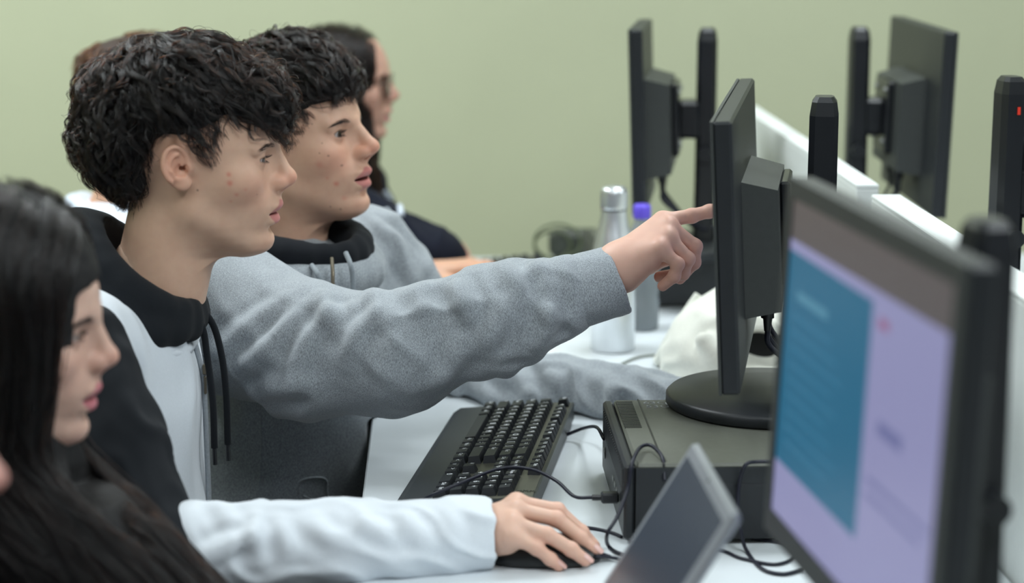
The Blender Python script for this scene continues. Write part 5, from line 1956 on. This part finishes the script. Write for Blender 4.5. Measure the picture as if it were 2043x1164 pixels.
MB().tube(spline([mc + A3(.055, 0, .008), mc + A3(.068, -.002, .004), pz(1188, 1110, DZ + .002)], 12), .002, 8).build('cord', cable_m, mo)
# ------------------------------------------------------------------ boy in the grey hoodie, pointing at the monitor
SKIN2 = (206, 165, 141)


def build_boy2():
    s = 0.985
    R = rot(0, -11, -21)
    t = py(756, 290, 2.70) - R @ np.array([.1345, 0, -.008]) * s
    neck = R @ (A3(-40, 0, -150) * 0.001 * s) + t
    J = lambda x, y, Y: py(x, y, Y)
    shR, shL = J(455, 640, 2.55), J(735, 520, 2.90)
    mid = (shR + shL) / 2
    sd = unit((shL - shR) * [1, 1, 0]); fw = np.array([sd[1], -sd[0], 0])
    pel = A3(-0.26, 2.74, 0.53)
    P = empty('person', (pel[0], pel[1], 0))
    tag(P, 'person in grey hoodie with dark wavy hair pointing a finger at the monitor', 'person')
    F = head_field(1.4, eye_open=(17, 27), nose=5.0, mouth=2.2)
    V, Q = F.mesh(); V = smooth_mesh(V, Q, 1)
    m = lambda y, z: None
    hs = sampler(F)

    def on_skin(x, z):                      # point of the right cheek at this x, z
        ys = -np.linspace(5, 80, 160)
        d = hs(np.stack([np.full(160, x), ys, np.full(160, z)], 1))
        i = np.argmax(d > 0)
        return (x, ys[max(i, 0)], z)
    moles = [(on_skin(x, z), r) for x, z, r in ((84, -8, 1.0), (92, -25, 1.0), (74, -2, .7), (70, 38, .8), (78, 10, .6), (64, -78, 1.1), (75, -84, 1.1))]
    spots = [(on_skin(x, z), r, k) for x, z, r, k in ((80, -48, 3.0, .8), (70, -18, 4.5, .4), (83, -70, 3.0, .4), (72, -38, 2.2, .4))]
    C = skin_col(V, SKIN2, 0.8, (182, 108, 106), spots, moles, eye_open=(17, 27))
    head = (V * .001 * s @ R.T + t, Q, C)
    eyeballs(P, R, t, (-8, 2), s); brows(P, R, t, s, n=130, thick=0.8)
    boy2_hair(P, F, R, t, s)
    # pointing hand
    Yh = 2.42
    fg = [([J(1322, 441, Yh + .012), J(1380, 431, Yh + .012), J(1415, 422, Yh + .008), J(1447, 413, Yh + .002)], [.0096, .0086, .0080, .0070]),
          ([J(1334, 452, Yh - .004), J(1386, 492, Yh - .006), J(1384, 524, Yh - .004), J(1356, 556, Yh + .002)], [.0098, .0090, .0082, .0074]),
          ([J(1332, 474, Yh - .020), J(1372, 517, Yh - .024), J(1362, 546, Yh - .018), J(1316, 553, Yh - .004)], [.0094, .0086, .0080, .0072]),
          ([J(1316, 496, Yh - .034), J(1352, 527, Yh - .040), J(1345, 552, Yh - .038), J(1322, 571, Yh - .030)], [.0086, .0078, .0072, .0066])]
    w1 = J(1236, 528, Yh - .006)
    w0 = J(1195, 560, Yh - .004)
    palm = [(w1, f[0][0], 0.022, 0.0125) for f in fg] + [(J(1245, 548, Yh - .012), J(1292, 518, Yh - .026), 0.022, 0.015), (J(1250, 520, Yh + .012), J(1300, 480, Yh + .012), 0.02, 0.015)]
    th = ([J(1255, 545, Yh + .022), J(1296, 528, Yh + .042), J(1330, 515, Yh + .040), J(1355, 510, Yh + .030)], [.016, .0115, .0095, .0085])
    HV, HQ = hand_mesh(w0, w1, palm, fg, th, rw=0.028)
    HC = hand_col(HV, (213, 171, 153), fg)
    # sleeve path of the pointing arm
    el = J(800, 700, 2.43); wr = J(1226, 561, Yh - .004)
    pts = [shR, J(620, 705, 2.48), el, J(1000, 632, 2.415), J(1120, 592, 2.412), wr]
    rad = [0.088, 0.080, 0.071, 0.062, 0.050, 0.041]
    elL = J(905, 775, 2.86); wrL = J(1345, 812, 2.64)
    LV, LQ, Lf = simple_hand(wrL + unit(wrL - elL) * 0.02, wrL - elL, (0, 0, 1), 1, curl=0.2)
    chest = mid + A3(-0.03, 0.0, -0.10) + fw * 0.0
    cr = core([d_cone(neck + (0, 0, .02), chest, 0.05, 0.10), d_ell(chest, (0.10, 0.12, 0.13)), d_cone(chest, pel, 0.10, 0.11)] +
              [d_cone(pts[i], pts[i + 1], 0.036, 0.033) for i in range(4)] + [d_cone(pts[4], w1, 0.033, 0.026)] + [d_cone(shL, elL, 0.04, 0.036), d_cone(elL, wrL, 0.034, 0.027)], SKIN2)
    V, Q, C = join([head, (HV, HQ, HC), (LV, LQ, hand_col(LV, SKIN2, Lf)), cr])
    link('body', mesh_np('body', V, Q, col=C), skin_m, P)
    gr = cloth_mat('hoodie_grey_heather', (148, 154, 159), heather=0.34, bump=0.35, scale=1100)
    bkc = cloth_mat('hood_lining_black', (20, 23, 28), heather=0.08, bump=0.2)
    tor = [(d_ell(chest + A3(0, 0, .02), (0.14, 0.155, 0.14)), 0), (d_ell(chest * .55 + pel * .45 + A3(.01, 0, 0), (0.15, 0.165, 0.20)), .06), (d_ell(pel + A3(.01, 0, .04), (0.165, 0.18, 0.10)), .05),
           (d_cone(shR, neck + A3(0, 0, -.035), 0.085, 0.07), .05), (d_cone(shL, neck + A3(0, 0, -.035), 0.075, 0.07), .05)]
    arm = [(d_cone(pts[i], pts[i + 1], rad[i], rad[i + 1]), .03) for i in range(4)]
    armL = [(d_cone(shL, elL, 0.072, 0.062), .03), (d_cone(elL, elL + (wrL - elL) * .5, 0.060, 0.050), .02), (d_cone(elL + (wrL - elL) * .5, wrL, 0.050, 0.040), .02)]
    desk_f = lambda x, y, z: np.maximum(z - (DZ + 0.001), XF - .005 - x) + 0 * y
    desk_f.bb = (A3(XF - .01, 2.2, .6), A3(.5, 3.1, DZ + .002))
    fold_paths = [[(432, 700), (480, 660), (530, 622), (562, 600)], [(468, 745), (520, 706), (572, 652), (602, 615)], [(582, 785), (590, 732), (606, 682), (640, 642), (690, 612)],
                  [(690, 725), (702, 682), (732, 642), (770, 622)], [(640, 590), (650, 615), (668, 650)], [(742, 578), (752, 605), (760, 640)], [(832, 572), (838, 600), (852, 635)],
                  [(908, 560), (918, 590), (936, 622)], [(1004, 528), (1024, 556), (1046, 592)], [(1062, 514), (1082, 550), (1092, 600), (1086, 650)], [(955, 700), (985, 660), (1010, 610)],
                  [(1060, 700), (1090, 660), (1104, 620)], [(870, 770), (900, 730), (920, 690)], [(500, 790), (560, 775), (620, 770)],
                  [(1010, 745), (1040, 760), (1060, 800)], [(1090, 735), (1110, 765), (1120, 810)], [(1190, 750), (1215, 775), (1222, 815)], [(940, 770), (965, 790), (990, 815)], [(780, 480), (800, 520), (830, 560)], [(760, 450), (790, 480), (825, 520)]]
    hd = garment('hoodie', tor + arm + armL, 0.0045, gr, P, bamp=0.004, sd=7.7, cuts=[(desk_f, .004)], post=lambda V, Q: ridges(V, Q, fold_paths, .0075, .0125),
                 folds=[(pts[0], pts[1], rad[0], .006, 8, 2.0), (pts[1], pts[2], rad[1], .005, 11, 5.0), (pts[2], pts[3], rad[2], .005, 14, 8.1), (pts[3], pts[4], rad[3], .006, 16, 3.3),
                        (shL, elL, .07, .011, 12, 6.0), (elL, wrL, .052, .011, 13, 9.0)])
    # cuff of the pointing arm
    d = unit(wr - pts[4])
    cuff = garment('cuff', [(d_cone(pts[4] - d * 0.01, wr + d * 0.03, 0.0465, 0.0425), 0)], 0.0028, gr, hd,
                   cuts=[(plane_cut(wr + d * 0.006, d + A3(0, 0, .10)), .002), (plane_cut(pts[4] - d * .012, -d), .003), (d_cone(wr + d * 0.0, wr + d * 0.05, 0.036), .002)],
                   folds=[(pts[4], wr, .045, .0012, 20, 1.0)])
    th_ = np.linspace(0, 2 * math.pi, 40)
    n1 = unit(np.cross(d, A3(0, 0, 1))); n2 = np.cross(d, n1)
    for off in (0.006, 0.010):
        MB().tube([pts[4] + d * off + 0.0464 * (math.cos(a) * n1 + math.sin(a) * n2) for a in th_], 0.0009, 5).build('seam', mat('seam_grey', (118, 126, 134), rough=0.9, noise=0.1, nscale=400), cuff)
    # black lined hood round the neck
    hb, hf = J(560, 462, 2.72), J(662, 505, 2.66)
    hc, hv = (hb + hf) / 2, (hf - hb) / 2 * 1.12
    lat = unit(np.cross(A3(0, 0, 1), hv)) * 0.083
    ring = [hc + hv * math.cos(a) * 1.15 + lat * math.sin(a) for a in np.linspace(0, 2 * math.pi, 19)]
    hn = unit(np.cross(hv, lat)); hn = hn if hn[2] < 0 else -hn
    garment('hood_lining', [(d_cone(ring[k], ring[k + 1], 0.021), .008) for k in range(18)], 0.0035, bkc, hd, cuts=[(d_cone(hc - hn * .1, hc + hn * .06, 0.066, 0.058), .006)], bamp=.003, sd=3.0)
    out = [q + (q - hc) * 0.20 + hn * 0.030 for q in ring]
    hp = [(d_cone(out[k], out[k + 1], 0.026), .012) for k in range(18)] + [(d_ell(hb + A3(-.05, 0, -.04), (0.06, 0.12, 0.07)), .04)]
    garment('hood', hp, 0.004, gr, hd, cuts=[(d_cone(hc - hn * .08, hc + hn * .1, 0.072, 0.066), .006)], bamp=.004, sd=2.0)
    # drawstrings and zip at the throat
    f0 = hf + fw * 0.05 + A3(0, 0, -.02)
    cord_m = mat('drawstring_grey', (140, 147, 152), rough=0.9, noise=0.1, nscale=300)
    for pp in ([(622, 530), (632, 545), (640, 565), (645, 590)], [(690, 505), (700, 530), (704, 560), (704, 600)]):
        MB().tube(spline([J(x, y, 2.575 + 0.02 * (i == 0)) for i, (x, y) in enumerate(pp)], 24), 0.0036, 8).build('drawstring', cord_m, hd)
    MB().tube(spline([J(662, 515, 2.585), J(664, 545, 2.570), J(664, 572, 2.565)], 12), 0.0026, 8).build('zip_pull', mat('zip_pull_metal', (120, 112, 98)), hd)
    # front pocket: a raised panel with a stitched slanting opening
    me = hd.data
    hv = np.empty(len(me.vertices) * 3); me.vertices.foreach_get('co', hv); hv = hv.reshape(-1, 3)
    hq = np.empty(len(me.loops), int); me.loops.foreach_get('vertex_index', hq); hq = hq.reshape(-1, 4)
    for path, rr in (([(597, 985), (598, 962), (625, 954), (650, 958), (652, 985), (662, 1010), (668, 1040)], .0018), ([(604, 990), (625, 1000), (645, 1015), (655, 1045)], .0015),
                     ([(520, 830), (521, 900), (516, 980)], .0012)):
        sp_ = surface_hits(hv, hq, path, 24)
        if len(sp_) > 4: MB().tube(sp_, rr, 8).build('pocket_seam', gr, hd)
    lower_body(P, pel, A3(0.97, -0.1, 0), A3(0.1, 0.97, 0), (30, 33, 38), 'trousers_charcoal')
    return P


boy2 = build_boy2()
chair(-0.28, 2.75, -0.1, 'black chair under the person in the grey hoodie')
# ------------------------------------------------------------------ the other pupils
def seated(label, nose_px, Yn, s, R, skin, hair_fn, jacket, trousers_rgb, tr_name, hands=None, red=0.4, lips=(186, 108, 112), eye_open=(12, 18), h=2.0, half=0.155, nose=0.0, sleeve2=None, bare=0.0, lean=0.05, look=(0, 6), pel_dx=-0.12, sh_fw=0.0, elbows=(None, None)):
    t = py(nose_px[0], nose_px[1], Yn) - R @ np.array([.1295 + nose * .001, 0, -.008]) * s
    neck = R @ (A3(-40, 0, -150) * 0.001 * s) + t
    yaw = math.atan2(R[1, 0], R[0, 0])
    fw = A3(math.cos(yaw), math.sin(yaw), 0); sd = A3(-math.sin(yaw), math.cos(yaw), 0)
    pel = A3(0, 0, .53) + (neck * [1, 1, 0]) + fw * (pel_dx + 0.02)
    P = empty('person', (pel[0], pel[1], 0))
    tag(P, label, 'person')
    F = head_field(h, eye_open=eye_open, nose=nose)
    V, Q = F.mesh(); V = smooth_mesh(V, Q, 1)
    parts = [(V * .001 * s @ R.T + t, Q, skin_col(V, skin, red, lips, eye_open=eye_open))]
    eyeballs(P, R, t, look, s); brows(P, R, t, s, n=130)
    hair_fn(P, F, R, t, s)
    chest = neck + A3(0, 0, -0.13) - fw * 0.035
    shs = [chest + sd * (k * half) + A3(0, 0, 0.065) + fw * sh_fw for k in (-1, 1)]
    chest = chest + fw * sh_fw * 0.7
    arms = []
    for k, sh in zip((-1, 1), shs):
        wr = hands[0 if k < 0 else 1] if hands else chest + fw * 0.34 + sd * k * 0.10 + A3(0, 0, -0.20)
        el = (sh + wr) / 2 + sd * k * 0.05 + A3(0, 0, -0.10) - fw * 0.03
        el[2] = max(el[2], 0.60)
        if elbows[0 if k < 0 else 1] is not None: el = elbows[0 if k < 0 else 1]
        hv, hq, hf = simple_hand(wr, wr - el + A3(0, 0, 0.02), (0, 0, 1), k if False else -k, sc=0.92)
        parts.append((hv, hq, hand_col(hv, skin, hf)))
        arms.append((sh, el, wr))
    parts.append(core([d_cone(neck + (0, 0, .02), chest, 0.045, 0.09), d_ell(chest, (0.085, 0.115, 0.12)), d_cone(chest, pel, 0.09, 0.10)] +
                      [d_cone(a, b, 0.036, 0.032) for a, b, c in arms] + [d_cone(b, c, 0.031, 0.025) for a, b, c in arms], skin))
    V, Q, C = join(parts)
    link('body', mesh_np('body', V, Q, col=C), skin_m, P)
    tor = [(d_ell(chest, (0.115, 0.145, 0.13)), 0), (d_ell((chest + pel) / 2 + A3(0, 0, .02), (0.125, 0.15, 0.18)), .06), (d_ell(pel + A3(0, 0, .03), (0.14, 0.165, 0.09)), .05)]
    tor += [(d_cone(sh, neck + A3(0, 0, -.05), 0.058, 0.062), .04) for sh in shs]
    hd = garment('jacket', tor, 0.006, jacket, P, bamp=0.005, sd=yaw * 3 + Yn)
    for a, b, c in arms:
        e = c - unit(c - b) * (0.012 + bare)
        garment('sleeve', [(d_cone(a, b, 0.064, 0.054), 0), (d_cone(b, e, 0.054, 0.040), .02)], 0.005, sleeve2 or jacket, hd, cuts=[(plane_cut(e + unit(c - b) * .01, c - b), .003)],
                folds=[(a, b, .06, .006, 14, Yn), (b, e, .05, .005, 15, Yn + 3)])
    ring = [neck + A3(0, 0, -.03) + fw * (0.072 * math.cos(a) - .005) + sd * 0.078 * math.sin(a) + A3(0, 0, -0.03 * math.cos(a)) for a in np.linspace(0, 2 * math.pi, 15)]
    garment('collar', [(d_cone(ring[k], ring[k + 1], 0.020), .01) for k in range(14)], 0.005, jacket, hd, bamp=.002)
    lower_body(P, pel, fw, sd, trousers_rgb, tr_name)
    return P, t, hd, chest, fw, sd


navy = cloth_mat('jacket_navy', (15, 19, 32), heather=0.10)
navy2 = cloth_mat('jacket_dark_navy', (12, 22, 34), heather=0.10)
# girl in front, seen in profile behind her long dark hair
fgS = 0.95
girl1, tg, _, _, _, _ = seated('person with long straight dark hair hiding the eyes, seated beside the white-sleeved one', (237, 712), 1.83, fgS, rot(0, 4, 0), (206, 170, 152),
                               lambda P, F, R, t, s: long_hair(P, F, R, t, s, 0.96, 0.15, bottom=-340, tilt=175, n1=460, xe_=(80, 86, 94, 99, 106), vol=22, ztop=70, colx=18, colr=92), navy2, (40, 44, 60), 'trousers_navy',
                               hands=[A3(-0.27, 1.72, 0.69), A3(-0.27, 1.86, 0.69)], h=2.0, half=0.135, red=0.5, lips=(180, 96, 110))
chair(-0.50, 1.82, 0.0, 'black chair under the person with long hair beside the white-sleeved one')
# girl with glasses by the wall
girl2, t2, hd2, ch2, fw2, sd2 = seated('person with long dark hair and thin glasses in a navy jacket by the green wall', (797, 190), 3.80, 0.93, rot(0, 0, -4), (204, 160, 140),
                                       lambda P, F, R, t, s: long_hair(P, F, R, t, s, 0.92, 0.3, bottom=-260, tilt=-10, name='hair_brown_long', n1=300, per=20, xe_=(66, 72, 80, 84, 92), seed=41, ztop=84), navy, (30, 32, 40), 'trousers_black',
                                       hands=[py(838, 568, 3.60), A3(-0.03, 3.80, 0.802)], h=2.4, half=0.165, bare=0.03, sh_fw=0.085, elbows=[py(868, 520, 3.56), A3(-0.13, 3.99, 0.80)])
chair(t2[0] - 0.16, t2[1], 0.0, 'black chair under the person with glasses')
# pale print on the front of her jacket
def mesh_arrays(o):
    me = o.data
    v = np.empty(len(me.vertices) * 3); me.vertices.foreach_get('co', v)
    q = np.empty(len(me.loops), int); me.loops.foreach_get('vertex_index', q)
    return v.reshape(-1, 3), q.reshape(-1, 4)


for ch_ in [hd2] + [c for c in bpy.data.objects if c.parent == hd2]:
    v_, q_ = mesh_arrays(ch_)
    for path in ([(766, 382), (776, 395), (782, 415)], [(788, 392), (797, 410), (800, 432)], [(770, 420), (780, 436), (784, 450)]):
        pts_ = surface_hits(v_, q_, path, 10)
        if len(pts_) > 4: MB().tube(pts_, .006, 8).build('print', mat('print_white', (196, 204, 214), rough=0.8, noise=0.05), hd2)
gl = empty('eyeglasses', t2 + A3(.09, 0, .0))
tag(gl, 'thin-framed round glasses worn by the person in the navy jacket', 'glasses')
R2 = rot(0, 0, -4) * 0.93 * 0.001
wire = mat('glasses_wire', (70, 66, 60), rough=0.3, metal=0.8, noise=0.05)
G = lambda *p: R2 @ A3(*p) + t2
for k in (-1, 1):
    th = np.linspace(0, 2 * math.pi, 36)
    rim = [G(113 - 0.004 * (24 * math.cos(a)) ** 2 * 1.0, k * (33 + 25 * math.cos(a)), 12 + 22 * math.sin(a)) for a in th]
    MB().tube(rim, 0.0011, 6).build('rim', wire, gl)
    MB().add(rim[:-1], [tuple(range(35))]).build('lens', glass_mat('lens_glass', (240, 244, 244), 1.05, 0.02), gl)
    MB().tube(spline([G(107, k * 58, 18), G(104, k * 71, 20), G(60, k * 78, 22), G(0, k * 80, 24), G(-14, k * 80, 10)], 20), 0.0011, 6).build('temple', wire, gl)
MB().tube(spline([G(112.5, -9, 16), G(118, 0, 19), G(112.5, 9, 16)], 10), 0.0011, 6).build('bridge', wire, gl)

# pupil mostly hidden behind the curly-haired one
lightj = cloth_mat('jacket_white_blue', (205, 214, 226), heather=0.04)
boy3, t3, _, _, _, _ = seated('person with brown hair hidden behind the boy at the mouse, white and navy jacket', (440, 242), 3.38, 0.99, rot(0, 0, 4), (200, 156, 130),
                              lambda P, F, R, t, s: short_hair(P, F, R, t, s), lightj, (40, 40, 44), 'trousers_grey', h=2.6, half=0.165, sleeve2=navy,
                              hands=[A3(-0.02, 3.27, 0.80), A3(-0.02, 3.47, 0.80)])
chair(t3[0] - 0.15, t3[1], 0.0, 'black chair under the person hidden behind the boy at the mouse')
# pupil at the very edge of the picture: little more than the nose shows
boy4, t4, _, _, _, _ = seated('person in dark clothes of whom only the nose tip shows at the desk end', (14, 955), 1.36, 0.95, rot(0, 4, 0), (206, 160, 148),
                              lambda P, F, R, t, s: short_hair(P, F, R, t, s, 'hair_black'), navy2, (36, 38, 46), 'trousers_slate', h=2.6, half=0.15,
                              hands=[A3(-0.10, 1.16, 0.80), A3(-0.10, 1.38, 0.80)])
chair(t4[0] - 0.15, t4[1], 0.0, 'black chair at the nearer end of the desk')

# ------------------------------------------------------------------ canvas bag on the desk
def canvas_bag():
    bm_ = cloth_mat('canvas_cream', (222, 222, 212), heather=0.05, bump=0.3, scale=600)
    c = A3(0.472, 2.93, DZ)
    root = empty('canvas_bag', c)
    tag(root, 'cream canvas bag slumped on the desk behind the monitor being pointed at', 'bag')
    F = Field(c - A3(.24, .24, .02), c + A3(.16, .24, .27), 0.0035)
    F.add(d_cone(c + A3(.03, .03, .05), c + A3(.035, .05, .125), .085, .055))
    F.add(d_cone(c + A3(-.03, -.04, .04), c + A3(.04, .04, .13), .07, .05), .03)
    F.add(d_ell(c + A3(.02, .02, .04), (.088, .17, .10)), .04)
    F.add(d_ell(c + A3(-.045, -.07, .03), (.100, .115, .095)), .05)
    F.add(d_cone(c + A3(-.09, -.05, .02), c + A3(-.05, -.15, .03), .030, .038), .03)
    F.cut(d_ell(c + A3(.0, -.17, .068), (.085, .08, .030)), .010)                            # the open mouth
    F.cut(d_cone(c + A3(-.115, -.13, .105), c + A3(-.055, -.185, .02), .009, .007), .02)
    F.add(d_cone(c + A3(-.098, -.155, .085), c + A3(-.035, -.190, .012), .013, .012), .018)
    fl = lambda x, y, z: z - (DZ + .001) + 0 * x + 0 * y
    fl.bb = (c - .3, c + .3)
    F.cut(fl, .006)
    V, Q = F.mesh(); V = smooth_mesh(V, Q, 2)
    N = vnormals(V, Q)
    V = body_folds(V, N, .007, 9, 9, 14, 5.4)
    V[:, 2] = np.maximum(V[:, 2], DZ + .0008)
    link('bag_body', mesh_np('bag_body', V, Q), bm_, root)
    strap = spline([c + A3(-.085, .0, .12), c + A3(-.125, .0, .06), c + A3(-.14, .03, .014), c + A3(-.13, .08, .010), c + A3(-.08, .12, .02)], 30)
    MB().tube(strap, .008, 8).build('strap', bm_, root)
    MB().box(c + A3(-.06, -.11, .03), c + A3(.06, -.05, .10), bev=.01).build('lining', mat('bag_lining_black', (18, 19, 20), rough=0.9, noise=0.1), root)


canvas_bag()
